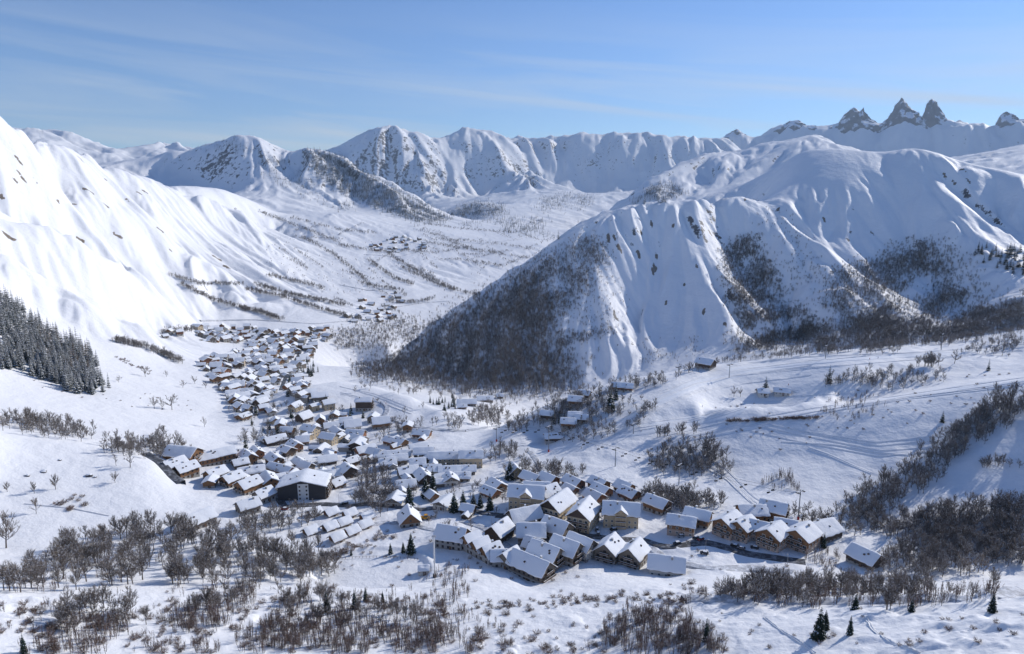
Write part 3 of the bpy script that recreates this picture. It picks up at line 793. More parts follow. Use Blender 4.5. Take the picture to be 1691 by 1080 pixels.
def spruce(seed, h=14.0, width=0.2, lod=0, snow=0.5, mat=None):
    rng = random.Random(seed); T, C = Geo(), Geo()
    T.tube((0, 0, -.5), (0, 0, h * .96), h * .014, h * .002, (6, 5, 3)[lod])
    tiers = (22, 13, 7)[lod]
    for k in range(tiers):
        t = (k + rng.uniform(-.25, .25)) / tiers
        z = h * (0.07 + 0.90 * t)
        R0 = h * width * (1 - t) ** 0.85 * rng.uniform(.82, 1.12) + h * .012
        nb = (11, 8, 6)[lod] if t < .75 else 6
        off = rng.uniform(0, 6.28)
        for i in range(nb):
            az = off + 6.283 * i / nb + rng.uniform(-.22, .22); r = R0 * rng.uniform(.72, 1.12)
            c, s_ = math.cos(az), math.sin(az)
            droop = rng.uniform(.20, .42) * r
            a = Vector((0, 0, z)); e = Vector((c * r, s_ * r, z - droop))
            w = r * (0.24, 0.33, 0.5)[lod] * rng.uniform(.8, 1.2)
            n = Vector((-s_, c, 0))
            m = a.lerp(e, .62) + Vector((0, 0, r * .05))
            l_, r_ = m + n * w - Vector((0, 0, r * .11)), m - n * w - Vector((0, 0, r * .11))
            C.tri(tuple(a), tuple(l_), tuple(m), 0); C.tri(tuple(a), tuple(m), tuple(r_), 0)
            C.tri(tuple(l_), tuple(e), tuple(m), 0); C.tri(tuple(m), tuple(e), tuple(r_), 0)
            if lod == 0:                                    # ragged hanging sprays
                for q in (l_, r_, e):
                    C.tri(tuple(q), tuple(q.lerp(a, .3)), tuple(q + Vector((rng.uniform(-.1, .1), rng.uniform(-.1, .1), -r * .22))), 0)
            if rng.random() < snow:
                f0, f1 = rng.uniform(.25, .5), rng.uniform(.75, .97)
                p, q = a.lerp(m, f0 * 1.3) + Vector((0, 0, .07)), a.lerp(e, f1) + Vector((0, 0, .09 + r * .03))
                ww = n * w * (rng.uniform(.35, .75) if snow < .9 else rng.uniform(.5, 1.0))
                md = p.lerp(q, .5) + Vector((0, 0, .05 + r * .03))
                C.tri(tuple(p), tuple(md + ww), tuple(q), 1); C.tri(tuple(p), tuple(q), tuple(md - ww), 1)
    return T, C, (mat or M_NEEDLE)

# ------------------------------------------------------------------ prototypes: name -> list of (trunk mesh, crown mesh, height) per level of detail
PROTO = {}
def proto(kind, maker, n, h, lods=(0, 1, 2), **kw):
    for lod in lods:
        L_ = []
        for i in range(n if lod < 2 else min(n, 3)):
            T, C, mat = maker(1000 * (lod + 1) + 37 * i + len(kind), h, lod=lod, **kw)
            L_.append((T.mesh(kind + '_trunk', [M_BARK]), C.mesh(kind + '_crown', [mat, M_CLUMP])))
        PROTO[kind, lod] = L_
    PROTO[kind, 'h'] = h
proto('bare_tree', bare_tree, 9, 9.0)
proto('birch_sapling', sapling, 8, 5.0)
proto('shrub', shrub, 6, 2.0)
proto('spruce_tree', spruce, 4, 14.0, snow=0.34)
proto('snowy_spruce', spruce, 5, 14.0, width=0.17, snow=1.0)
proto('larch_tree', spruce, 3, 14.0, width=0.15, snow=0.3, mat=M_LARCH)
NICE = {'bare_tree': 'bare_tree', 'birch_sapling': 'birch_sapling', 'shrub': 'shrub', 'spruce_tree': 'spruce_tree', 'snowy_spruce': 'snowy_spruce', 'larch_tree': 'larch_tree'}

# ------------------------------------------------------------------ where they grow
def in_poly(x, y, poly):
    c = np.zeros(len(x), bool); n = len(poly)
    for i in range(n):
        x0, y0 = poly[i]; x1, y1 = poly[(i + 1) % n]
        k = ((y0 > y) != (y1 > y)) & (x < (x1 - x0) * (y - y0) / (y1 - y0 + 1e-9) + x0)
        c ^= k
    return c
CAND = []      # kind, x, y, z, height, region label
def _emit(kind, pts, h0, h1, info):
    for p in pts:
        if np.isfinite(p[0]):
            CAND.append((kind, float(p[0]), float(p[1]), float(p[2]), float(RNG.uniform(h0, h1)), info))
def wood(kind, poly, n, h0, h1, label, group, clump=0.0, rlim=None, jit=6.0):
    """n trees over the stretch of ground that the outline covers"""
    xs = [p[0] for p in poly]; ys = [p[1] for p in poly]
    X, Y = [], []
    while sum(map(len, X)) < n:
        x = RNG.uniform(min(xs), max(xs), n * 3); y = RNG.uniform(min(ys), max(ys), n * 3)
        k = in_poly(x, y, poly)
        if clump:
            k &= (vnoise(x / 22.0, y / 13.0, 90) + 0.5 * vnoise(x / 9.0, y / 6.0, 91)) > (clump - 0.5) * 0.7
        X.append(x[k]); Y.append(y[k])
    P = cast(np.concatenate(X)[:n] + RNG.normal(0, jit, n), np.concatenate(Y)[:n] + RNG.normal(0, jit * .55, n))
    if rlim is not None:
        rr = np.hypot(P[:, 0], P[:, 1]); P = P[(rr > rlim[0]) & (rr < rlim[1])]
    _emit(kind, P, h0, h1, (label, group))
def row(kind, line, n, h0, h1, label, group, jit=3.0, rmin=150.0):
    xs = np.array([p[0] for p in line], float); ys = np.array([p[1] for p in line], float)
    s = np.concatenate([[0], np.cumsum(np.hypot(np.diff(xs), np.diff(ys)))])
    t = RNG.uniform(0, s[-1], n)
    P = cast(np.interp(t, s, xs) + RNG.normal(0, jit, n), np.interp(t, s, ys) + RNG.normal(0, jit * 0.5, n), rmin)
    _emit(kind, P, h0, h1, (label, group))
def lone(kind, x, y, hpx, label):
    P = cast([x], [y])[0]
    if np.isfinite(P[0]):
        d = math.dist(P, (0, 0, CAM_Z)); dip = math.asin(min(1, (CAM_Z - P[2]) / d))
        CAND.append((kind, *map(float, P), hpx * d / FPX / math.cos(dip), (label, None)))

B, S, SH, SP_, SN, LA = 'bare_tree', 'birch_sapling', 'shrub', 'spruce_tree', 'snowy_spruce', 'larch_tree'
# lower left
wood(B, [(135, 890), (210, 868), (330, 878), (420, 892), (500, 905), (560, 935), (535, 965), (440, 968), (330, 972), (230, 966), (110, 972), (0, 985), (0, 945), (60, 945)], 232, 7.5, 11.5,
     'bare grey tree in the wood below the lower left meadow', 'trees of the wood below the lower left meadow')
wood(S, [(135, 890), (420, 892), (560, 935), (535, 965), (230, 970), (0, 985), (0, 945)], 96, 3, 5, 'thin sapling under the bare trees below the lower left meadow', 'saplings in the wood below the lower left meadow')
wood(B, [(105, 1010), (160, 985), (245, 995), (225, 1035), (150, 1050), (100, 1040)], 25, 6, 8.5, 'bare tree in the clump at the lower left clearing', 'trees of the lower left clearing clump')
wood(S, [(60, 1070), (100, 1030), (160, 1010), (220, 1035), (170, 1079), (70, 1079)], 96, 3.5, 6, 'brown sapling in the clump at the lower left clearing', 'saplings of the lower left clearing clump')
wood(S, [(280, 1035), (300, 1005), (370, 970), (430, 955), (420, 995), (365, 1040)], 120, 4, 6.5, 'reddish sapling in the thicket between the lower left clearings', 'saplings between the lower left clearings')
wood(B, [(300, 1020), (370, 985), (425, 965), (400, 1000)], 16, 6, 8, 'bare tree in the thicket between the lower left clearings', 'trees between the lower left clearings')
wood(S, [(450, 975), (540, 985), (640, 1005), (760, 1035), (790, 1079), (300, 1079), (390, 1060), (470, 1020)], 425, 3.5, 6.5, 'brown sapling in the thicket below the round snow pond', 'saplings below the round snow pond', clump=0.4)
wood(B, [(450, 975), (540, 985), (640, 1005), (700, 1030), (500, 1040)], 28, 5.5, 8, 'bare tree in the thicket below the round snow pond', 'trees below the round snow pond')
wood(S, [(705, 985), (725, 940), (760, 935), (775, 975), (750, 1000)], 48, 3.5, 6, 'reddish sapling beside the terraced row of houses', 'saplings beside the terraced row of houses')
wood(S, [(990, 1079), (1000, 1040), (1060, 1005), (1110, 1020), (1190, 1062), (1195, 1079)], 187, 4, 7, 'brown sapling in the thicket at the bottom right of centre', 'saplings of the bottom right of centre thicket', jit=13)
wood(SH, [(760, 1000), (880, 992), (1000, 978), (1130, 985), (1130, 996), (1000, 995), (860, 1008)], 110, .9, 2.0, 'low twiggy shrub on the bank before the front houses', 'shrubs before the front houses')
wood(SH, [(800, 1079), (820, 1010), (990, 1010), (990, 1079)], 18, .8, 1.8, 'low shrub poking out of the hummocky snow at the bottom', 'shrubs on the bottom hummocks')
wood(SH, [(1200, 1079), (1150, 1010), (1450, 1005), (1691, 1010), (1691, 1079)], 34, .7, 1.7, 'low twiggy shrub on the hummocky snow at the lower right', 'shrubs on the lower right hummocks')
wood(SH, [(0, 1000), (560, 970), (800, 1000), (990, 1079), (0, 1079)], 330, .9, 2.6, 'brown shrub in the scrub of the lower left clearings', 'shrubs of the lower left clearings', clump=.45, jit=10)
wood(S, [(0, 990), (300, 985), (560, 965), (800, 1005), (900, 1079), (0, 1079)], 230, 2, 4.5, 'brown sapling in the scrub of the lower left clearings', 'saplings of the lower left clearings', clump=.5, jit=10)
wood(S, [(560, 985), (700, 985), (800, 1010), (760, 1040), (600, 1010)], 90, 2.5, 5, 'brown sapling in the thicket below the round snow pond', 'saplings below the round snow pond')
wood(SH, [(1130, 965), (1330, 955), (1420, 960), (1420, 985), (1130, 990)], 80, 1, 2.6, 'brown shrub on the bank under the car park', 'shrubs under the car park')
wood(SH, [(960, 1079), (990, 1010), (1130, 990), (1230, 1079)], 90, 1, 2.6, 'brown shrub around the thicket at the bottom right of centre', 'shrubs around the bottom thicket', jit=12)
# right-hand tree belt
wood(B, [(1150, 990), (1250, 975), (1330, 966), (1420, 970), (1500, 965), (1560, 985), (1650, 975), (1660, 988), (1500, 1000), (1300, 1000)], 109, 4.5, 10.5, 'bare tree in the belt along the track at the lower right', 'trees of the belt along the lower right track')
wood(S, [(1130, 992), (1250, 975), (1330, 968), (1420, 972), (1500, 968), (1560, 985), (1660, 978), (1660, 992), (1500, 1003), (1300, 1003)], 204, 4, 7, 'thin sapling in the belt along the track at the lower right', 'saplings of the belt along the lower right track')
wood(B, [(1385, 858), (1400, 828), (1470, 788), (1530, 748), (1590, 698), (1640, 658), (1691, 648), (1691, 695), (1620, 725), (1570, 765), (1540, 805), (1480, 836), (1420, 866)], 332, 4.5, 10.5, 'bare dark tree in the shaded slanting belt on the right slope', 'trees of the slanting belt on the right slope')
wood(B, [(1310, 850), (1400, 868), (1480, 860), (1560, 845), (1691, 830), (1691, 935), (1600, 930), (1540, 912), (1480, 895), (1400, 880), (1320, 868)], 468, 4.5, 10.5, 'bare dark tree in the shaded wood at the foot of the right slope', 'trees of the shaded wood on the right')
wood(B, [(1480, 905), (1540, 915), (1600, 935), (1640, 950), (1560, 955), (1450, 950)], 80, 7, 10, 'bare tree in the wood behind the lone barn', 'trees behind the lone barn')
row(B, [(1615, 772), (1650, 768), (1691, 772)], 16, 5, 7, 'bare tree in the short row on the shaded right snowfield', 'trees of the short row on the right snowfield')
wood(S, [(1250, 805), (1290, 780), (1330, 790), (1320, 812)], 35, 4, 7, 'reddish sapling in the clump on the shaded slope left of the belt', 'saplings of the clump on the shaded slope')
wood(B, [(1072, 775), (1080, 748), (1120, 735), (1180, 728), (1203, 765), (1198, 792), (1150, 795), (1100, 785)], 141, 6, 9, 'bare tree in the square copse on the piste hill', 'trees of the square copse on the piste hill')
row(B, [(1080, 722), (1120, 717), (1160, 714)], 16, 7, 9, 'bare tree in the row above the square copse', 'trees of the row above the square copse')
wood(B, [(1050, 825), (1080, 812), (1150, 820), (1195, 835), (1150, 845), (1080, 845)], 156, 5.5, 8.5, 'bare tree in the copse behind the brown hamlet', 'trees of the copse behind the brown hamlet')
wood(B, [(1350, 636), (1370, 620), (1450, 612), (1560, 620), (1550, 634), (1450, 642)], 96, 5, 8, 'dark bare tree in the thicket between the upper pistes', 'trees between the upper pistes')
wood(S, [(1355, 690), (1365, 655), (1450, 650), (1460, 670), (1420, 690)], 80, 3, 5, 'dark sapling on the bank under the upper pistes', 'saplings on the bank under the upper pistes')
row(SH, [(1200, 697), (1270, 694), (1350, 690)], 70, 1.6, 3.2, 'dark shrub in the hedge along the gully on the piste hill', 'shrubs along the piste hill gully', jit=2)
row(B, [(1510, 606), (1560, 604), (1575, 600)], 14, 9, 13, 'tall bare tree beside the upper piste', 'tall trees beside the upper piste')
wood(B, [(1590, 580), (1640, 560), (1691, 545), (1691, 580), (1640, 590)], 96, 4, 7, 'dark bare tree on the upper right bank', 'trees of the upper right bank')
wood(B, [(830, 708), (860, 692), (930, 664), (1000, 640), (1080, 622), (1150, 606), (1155, 614), (1060, 642), (1000, 662), (920, 692), (860, 716)], 208, 5, 8.5, 'bare tree along the edge of the piste hill', 'trees along the edge of the piste hill')
row(B, [(1180, 600), (1250, 593), (1330, 585), (1400, 579), (1500, 571), (1600, 561)], 170, 5, 8, 'bare tree in the fringe on the crest of the piste hill', 'trees on the crest of the piste hill', jit=3)
wood(B, [(905, 695), (940, 675), (1000, 656), (1088, 660), (1078, 692), (1010, 722), (950, 738), (920, 732)], 134, 5, 8.5, 'bare tree among the small houses on the hillside', 'trees among the hillside houses')
wood(B, [(775, 700), (780, 678), (835, 672), (842, 690), (820, 708)], 96, 6, 9, 'bare tree in the copse by the valley stream', 'trees of the copse by the valley stream')
wood(B, [(720, 705), (730, 690), (775, 695), (765, 712)], 19, 6, 8, 'snow dusted bare tree left of the stream copse', 'trees left of the stream copse')
wood(B, [(630, 715), (650, 695), (700, 700), (690, 725), (620, 730)], 41, 5, 8, 'bare tree on the slope below the snowy knoll', 'trees below the snowy knoll')
# in the village
wood(B, [(590, 830), (595, 775), (640, 765), (655, 800), (650, 835), (620, 850)], 80, 7, 10, 'bare tree in the brown grove in the village centre', 'trees of the village grove')
wood(B, [(830, 790), (860, 765), (960, 780), (950, 800), (880, 800)], 96, 5, 8, 'bare tree in the copse above the village hotel', 'trees of the copse above the hotel')
wood(B, [(395, 735), (430, 715), (500, 710), (480, 735)], 54, 6, 9, 'bare tree between upper and lower village', 'trees between upper and lower village')
wood(B, [(790, 760), (830, 735), (870, 745), (860, 765)], 41, 5, 7, 'bare tree above the cream apartment block', 'trees above the cream apartment block')
wood(B, [(470, 850), (510, 838), (530, 858), (480, 880), (400, 885), (380, 870), (420, 850)], 60, 6, 9, 'bare tree between the lower left houses and the small chalets', 'trees beside the small chalets')
wood(SH, [(500, 920), (560, 905), (640, 880), (645, 890), (570, 920), (510, 935)], 60, 1.2, 2.6, 'shrub in the hedge under the small chalets', 'hedge shrubs under the small chalets')
wood(S, [(1330, 930), (1360, 905), (1390, 920), (1380, 945)], 28, 4, 6, 'snow dusted young tree before the brown apartment houses', 'young trees before the brown apartment houses')
# left
wood(B, [(0, 700), (30, 690), (110, 700), (160, 722), (150, 732), (80, 722), (0, 712)], 96, 4.5, 10.5, 'bare tree in the gully behind the lower left knoll', 'trees of the gully behind the knoll')
wood(B, [(165, 745), (200, 730), (260, 725), (310, 740), (300, 757), (230, 757)], 120, 4.5, 10.5, 'bare tree in the round copse beside the lower left meadow', 'trees of the round copse by the meadow')
for x, y, hp, lb in ((255, 675, 20, 'left tree of the three bare trees on the white slope'), (268, 676, 17, 'middle and smallest tree of the three bare trees on the white slope'),
                     (284, 677, 22, 'right tree of the three bare trees on the white slope'), (215, 772, 21, 'bushy bare tree on the meadow left of the long chalet block'),
                     (192, 769, 14, 'small pale tree beside the bushy meadow tree'), (190, 797, 15, 'small round bare tree in the open lower left meadow'),
                     (60, 848, 20, 'rounded bare tree alone in the lower left meadow'), (92, 808, 19, 'bare tree by the boulders on the lower left meadow'), (57, 815, 16, 'thin bare tree left of the boulders on the meadow'),
                     (12, 812, 12, 'tiny bare tree near the left edge of the meadow'), (10, 905, 42, 'big bare tree at the left edge of the picture'), (52, 938, 22, 'broad bare tree at the meadow corner by the wood'),
                     (110, 912, 30, 'bare tree standing just outside the lower left wood'), (338, 705, 14, 'small bare tree on the slope under the terrace row'), (317, 752, 16, 'bare tree right of the round copse'),
                     (302, 640, 11, 'lower left small round tree above the village edge'), (322, 634, 13, 'middle small round tree above the village edge'), (340, 641, 12, 'right small round tree above the village edge'),
                     (240, 622, 15, 'bushy tree in the white slope below the stream'), (196, 631, 9, 'lone small shrubby tree right of the spruce forest'), (275, 622, 9, 'little tree right of the bushy slope tree'),
                     (1267, 655, 0, ''), (1212, 655, 16, 'left bare tree of the pair near the small white huts'), (1223, 655, 16, 'right bare tree of the pair near the small white huts'),
                     (1665, 690, 46, 'tall bare tree at the right edge of the slope'), (1352, 890, 0, '')):
    if hp: lone(B, x, y, hp, lb)
wood(SH, [(95, 835), (125, 815), (140, 830), (120, 845)], 12, 2, 3.4, 'twiggy shrub in the cluster on the lower left meadow', 'shrub cluster on the lower left meadow')
wood(SH, [(60, 640), (40, 620), (160, 640), (300, 650), (330, 690), (160, 670)], 26, .8, 1.6, 'tiny shrub dotted over the white slope on the left', 'dotted shrubs on the left slope')
row(SH, [(190, 590), (225, 605), (250, 615)], 26, 1.5, 3, 'shrub along the stream bank on the left slope', 'shrubs along the left stream bank')
# spruces
wood(SN, [(0, 488), (40, 515), (90, 553), (150, 585), (178, 640), (150, 652), (120, 646), (60, 620), (0, 608)], 560, 12, 19, 'snow dusted spruce in the dense forest on the left slope', 'spruces of the left slope forest')
wood(LA, [(60, 540), (90, 550), (150, 590), (140, 620), (80, 600)], 60, 11, 16, 'brown leafless larch among the spruces of the left slope', 'larches of the left slope forest')
for x, y, hp, lb in ((1352, 1057, 45, 'tall dark spruce on the hummocky snow at the lower right'), (1362, 1040, 27, 'short spruce just behind the tall dark spruce at the lower right'), (1403, 1048, 27, 'stout spruce on open snow right of the tall dark spruce'),
                     (1412, 1007, 22, 'small spruce below the tree belt along the track'), (1505, 1011, 20, 'bushy little spruce at the left end of the thin alder row'), (1638, 1011, 27, 'spruce at the right end below the track'),
                     (1166, 1060, 34, 'dark spruce in the bottom thicket right of centre'), (40, 1079, 26, 'spruce at the bottom left corner'), (586, 1006, 30, 'tallest of the three spruces below the round pond'),
                     (604, 993, 22, 'middle of the three spruces below the round pond'), (632, 995, 18, 'shortest of the three spruces below the round pond'), (540, 1010, 32, 'spruce in the thicket left of the round pond spruces'),
                     (645, 915, 18, 'small spruce on the rim left above the round pond'), (666, 912, 17, 'spruce on the rim above the round pond'), (679, 914, 32, 'tallest spruce on the rim above the round pond'), (580, 917, 12, 'tiny snowy spruce at the upper edge of the round pond'),
                     (651, 828, 34, 'dark spruce at the edge of the village grove'), (676, 835, 36, 'spruce by the road below the village centre'), (703, 822, 40, 'dark spruce in the middle of the village garden'), (715, 815, 42, 'tallest dark spruce in the village garden'),
                     (722, 838, 34, 'spruce right of the tallest village spruce'), (750, 845, 32, 'left spruce of the pair before the hotel'), (765, 845, 36, 'right spruce of the pair before the hotel'), (782, 838, 24, 'small spruce left of the hotel'),
                     (793, 838, 26, 'spruce close to the left wall of the hotel'), (809, 842, 28, 'spruce in front of the small chalet by the hotel'), (842, 792, 34, 'spruce in the copse above the hotel'), (834, 640, 0, ''),
                     (993, 845, 16, 'little spruce between the hamlet chalets'), (1008, 679, 40, 'front dark spruce of the pair on the hillside'), (1017, 660, 32, 'rear dark spruce of the pair on the hillside'), (915, 700, 22, 'spruce beside the hillside houses'),
                     (923, 698, 18, 'shorter spruce beside the hillside houses'), (1264, 648, 26, 'broad dark spruce behind the small white huts'), (1369, 633, 29, 'spruce at the left end of the piste thicket'), (1632, 612, 18, 'spruce beside the upper right piste'),
                     (1556, 697, 17, 'small spruce alone on the shaded slope'), (580, 683, 19, 'spruce left of the tall knoll hotel'), (525, 700, 26, 'dark spruce in the upper village'), (406, 742, 26, 'dark spruce between the villages'),
                     (475, 790, 18, 'small dark spruce by the village street'), (1360, 905, 24, 'snowy spruce before the brown apartment houses'), (432, 620, 0, ''), (578, 692, 16, 'spruce under the balcony of the knoll hotel'), (600, 690, 15, 'right spruce under the balcony of the knoll hotel')):
    if hp: lone(SP_, x, y, hp, lb)
wood(SP_, [(480, 625), (500, 600), (520, 605), (515, 630)], 16, 10, 15, 'dark spruce in the small shaded grove beside the upper village', 'spruces of the shaded grove')
wood(SP_, [(715, 668), (740, 660), (760, 668), (750, 676)], 16, 7, 10, 'snow dusted spruce in the group on the valley floor', 'spruces on the valley floor')
wood(SP_, [(1600, 410), (1640, 395), (1691, 420), (1691, 470), (1650, 450)], 46, 12, 18, 'dark spruce high on the right mountain', 'spruces high on the right mountain')
wood(B, [(545, 550), (600, 535), (690, 522), (700, 540), (640, 575), (560, 580)], 646, 6, 9, 'bare tree in the wood on the valley floor', 'trees on the valley floor')
wood(B, [(585, 612), (600, 598), (650, 600), (662, 622), (620, 628), (590, 625)], 159, 7, 10, 'bare tree in the dark shaded copse by the river', 'trees of the shaded copse by the river')
# valley hedgerows
for ln, n in (([(405, 478), (470, 492), (540, 515), (600, 530)], 130), ([(420, 470), (480, 488), (570, 505)], 110), ([(440, 455), (500, 468), (535, 478)], 60), ([(400, 510), (440, 520), (465, 530)], 60),
              ([(430, 350), (520, 385), (560, 400)], 90), ([(500, 392), (550, 420), (600, 460), (608, 472)], 110), ([(610, 430), (650, 460), (680, 470)], 80), ([(640, 420), (700, 455), (750, 480)], 120),
              ([(560, 405), (620, 415), (650, 418)], 60), ([(640, 412), (720, 418), (780, 408)], 70), ([(700, 400), (760, 410), (830, 420)], 70), ([(480, 360), (560, 380), (620, 385)], 60), ([(760, 430), (830, 440), (870, 425)], 50),
              ([(600, 470), (660, 480), (670, 490)], 40), ([(700, 370), (760, 378), (850, 385)], 80), ([(300, 470), (350, 495), (410, 515)], 60), ([(280, 455), (330, 470), (400, 470)], 40), ([(660, 440), (720, 470), (790, 490)], 80),
              ([(720, 395), (800, 400), (880, 412)], 60), ([(190, 565), (240, 575), (300, 600)], 60), ([(270, 552), (290, 548), (330, 546)], 24), ([(640, 500), (690, 500), (720, 492)], 40)):
    row(B, ln, int(n * 3.0), 4.5, 10.5, 'bare tree in a hedgerow of the far valley side', 'hedgerow trees of the far valley side', jit=2.2)
wood(B, [(560, 490), (640, 470), (860, 420), (880, 410), (860, 385), (640, 380), (470, 370), (420, 440)], 318, 4, 7, 'bare tree dotted over the far valley fields', 'dotted trees of the far valley fields')
for _ in range(70):
    hx, hy = float(RNG.uniform(450, 880)), float(RNG.uniform(375, 515))
    if not in_poly(np.array([hx]), np.array([hy]), [(440, 380), (560, 372), (740, 372), (880, 385), (880, 410), (760, 470), (650, 515), (560, 500), (470, 450)])[0]: continue
    ln_ = float(RNG.uniform(18, 60)); an_ = float(RNG.normal(.38, .22)) * (1 if RNG.random() < .8 else -1)
    row(B, [(hx, hy), (hx + ln_ * math.cos(an_), hy + ln_ * math.sin(an_))], int(ln_ * 1.1), 4, 8, 'bare tree in a hedgerow of the far valley side', 'hedgerow trees of the far valley side', jit=1.6)
# the wooded mountain on the right
HILL = ('bare tree in the woods of the right mountain', 'woods of the right mountain')
wood(B, [(590, 612), (640, 592), (700, 547), (800, 495), (870, 455), (900, 480), (900, 545), (930, 590), (945, 645), (860, 650), (760, 645), (700, 640), (640, 620)], 6750, 5.5, 9, *HILL, jit=24)
wood(B, [(800, 495), (880, 440), (940, 400), (1000, 400), (990, 450), (950, 500), (900, 545)], 2025, 4, 7, *HILL, clump=0.4, jit=14)
wood(B, [(920, 560), (1000, 540), (1020, 548), (940, 572), (930, 590)], 204, 4, 6, *HILL)
wood(B, [(1195, 420), (1235, 385), (1262, 430), (1310, 505), (1360, 555), (1400, 578), (1250, 582), (1228, 540), (1200, 480)], 3105, 4.5, 8, *HILL, clump=0.4, jit=10)
wood(B, [(1370, 500), (1390, 450), (1480, 400), (1530, 400), (1570, 470), (1640, 520), (1600, 552), (1420, 578), (1400, 530)], 4320, 4.5, 8, *HILL, clump=0.45, jit=12)
wood(B, [(1600, 540), (1691, 500), (1691, 545), (1600, 560)], 442, 5, 7, *HILL)
wood(B, [(1060, 560), (1150, 560), (1160, 590), (1060, 605)], 96, 3, 5, *HILL, clump=0.6)
wood(B, [(1200, 560), (1300, 540), (1450, 520), (1600, 520), (1691, 490), (1691, 540), (1560, 565), (1300, 580), (1210, 585)], 2025, 5, 8.5, *HILL, clump=0.35, jit=8)
wood(B, [(1240, 340), (1300, 360), (1400, 470), (1480, 520), (1420, 560), (1330, 500), (1260, 400)], 420, 3.5, 6, *HILL, clump=0.55, jit=12)
wood(B, [(1480, 420), (1560, 400), (1640, 480), (1691, 480), (1691, 520), (1600, 540), (1520, 500)], 700, 4, 7, *HILL, clump=0.5, jit=12)
wood(B, [(880, 400), (960, 380), (1010, 430), (1020, 520), (960, 560), (900, 500)], 380, 3, 5.5, *HILL, clump=0.5, jit=14)
wood(SH, [(1180, 655), (1330, 650), (1600, 600), (1691, 600), (1691, 660), (1400, 720), (1200, 760), (1060, 760), (1060, 720)], 90, .8, 2, 'small shrub dotted over the piste hill', 'dotted shrubs of the piste hill')
wood(B, [(330, 600), (400, 580), (470, 600), (520, 640), (570, 700), (600, 740), (480, 740), (400, 700)], 120, 5, 8, 'garden tree in the upper village', 'garden trees of the upper village')
wood(SP_, [(330, 600), (400, 580), (470, 600), (520, 640), (570, 700), (600, 740), (480, 740), (400, 700)], 30, 7, 12, 'garden spruce in the upper village', 'garden spruces of the upper village')
wood(B, [(380, 770), (520, 760), (680, 790), (840, 800), (1060, 830), (1000, 880), (720, 880), (640, 850), (480, 830)], 90, 4, 7, 'garden tree in the lower village', 'garden trees of the lower village')
wood(SH, [(480, 860), (720, 880), (1100, 900), (1330, 900), (1330, 960), (1130, 960), (700, 980), (500, 930)], 70, .8, 1.8, 'garden shrub around the lower hamlet', 'garden shrubs of the lower hamlet')
# far spruce woods
FAR = ('spruce in the woods on the far left summit', 'woods on the far left summit')
wood(SN, [(500, 245), (545, 250), (590, 275), (630, 300), (700, 338), (745, 360), (730, 368), (690, 366), (640, 350), (590, 330), (550, 310), (520, 285)], 3200, 14, 24, *FAR)
wood(SN, [(330, 245), (400, 222), (440, 250), (520, 300), (600, 345), (560, 350), (470, 310), (440, 290), (420, 260)], 442, 12, 20, *FAR, clump=0.6)
wood(SN, [(745, 352), (780, 334), (830, 338), (835, 352), (790, 357)], 700, 14, 22, 'spruce on the wooded knoll far up the valley', 'woods of the far knoll')
wood(SN, [(760, 372), (800, 362), (900, 360), (930, 375), (905, 400), (850, 385)], 420, 14, 22, 'spruce on the wooded knoll far up the valley', 'woods of the far knoll', clump=0.5)
wood(SN, [(870, 335), (930, 318), (1000, 328), (960, 345), (900, 350)], 510, 14, 22, 'spruce on the wooded knoll far up the valley', 'woods of the far knoll', clump=0.5)
wood(SN, [(1040, 335), (1070, 312), (1100, 300), (1130, 318), (1090, 330)], 442, 12, 20, 'spruce on the wooded knoll far up the valley', 'woods of the far knoll', clump=0.45)
BLOCK = []                     # footprints (x, y, radius) that stay clear of trees
# ------------------------------------------------------------------ building materials
def wall_mat(name, col, plank=False, var=0.18, rough=0.85):
    m, nt, b = new_mat(name); N, K = nt.nodes, nt.links
    tc = N.new('ShaderNodeTexCoord')
    n = N.new('ShaderNodeTexNoise'); n.inputs['Scale'].default_value = 0.8; n.inputs['Detail'].default_value = 6; K.new(tc.outputs['Object'], n.inputs['Vector'])
    oi = N.new('ShaderNodeObjectInfo'); ad = N.new('ShaderNodeMath'); ad.operation = 'ADD'
    K.new(n.outputs['Fac'], ad.inputs[0]); K.new(oi.outputs['Random'], ad.inputs[1])
    mr = N.new('ShaderNodeMapRange'); mr.inputs['From Min'].default_value = .3; mr.inputs['From Max'].default_value = 1.7
    mr.inputs['To Min'].default_value = 1 - var; mr.inputs['To Max'].default_value = 1 + var; K.new(ad.outputs[0], mr.inputs['Value'])
    fac = mr.outputs['Result']
    if plank:
        w = N.new('ShaderNodeTexWave'); w.wave_type = 'BANDS'; w.bands_direction = 'Z'; w.inputs['Scale'].default_value = 1.6; w.inputs['Distortion'].default_value = 0.4
        K.new(tc.outputs['Object'], w.inputs['Vector'])
        m2 = N.new('ShaderNodeMapRange'); m2.inputs['To Min'].default_value = .78; m2.inputs['To Max'].default_value = 1.1; K.new(w.outputs['Fac'], m2.inputs['Value'])
        mu = N.new('ShaderNodeMath'); mu.operation = 'MULTIPLY'; K.new(fac, mu.inputs[0]); K.new(m2.outputs['Result'], mu.inputs[1]); fac = mu.outputs[0]
    mx = N.new('ShaderNodeMixRGB'); mx.blend_type = 'MULTIPLY'; mx.inputs['Fac'].default_value = 1; mx.inputs['Color1'].default_value = (*col, 1)
    K.new(fac, mx.inputs['Color2']); K.new(mx.outputs['Color'], b.inputs['Base Color'])
    b.inputs['Roughness'].default_value = rough; b.inputs['Specular IOR Level'].default_value = .2
    return m
W_WOOD = wall_mat('brown_timber', (0.25, 0.135, 0.070), True); W_RED = wall_mat('reddish_timber', (0.29, 0.135, 0.075), True)
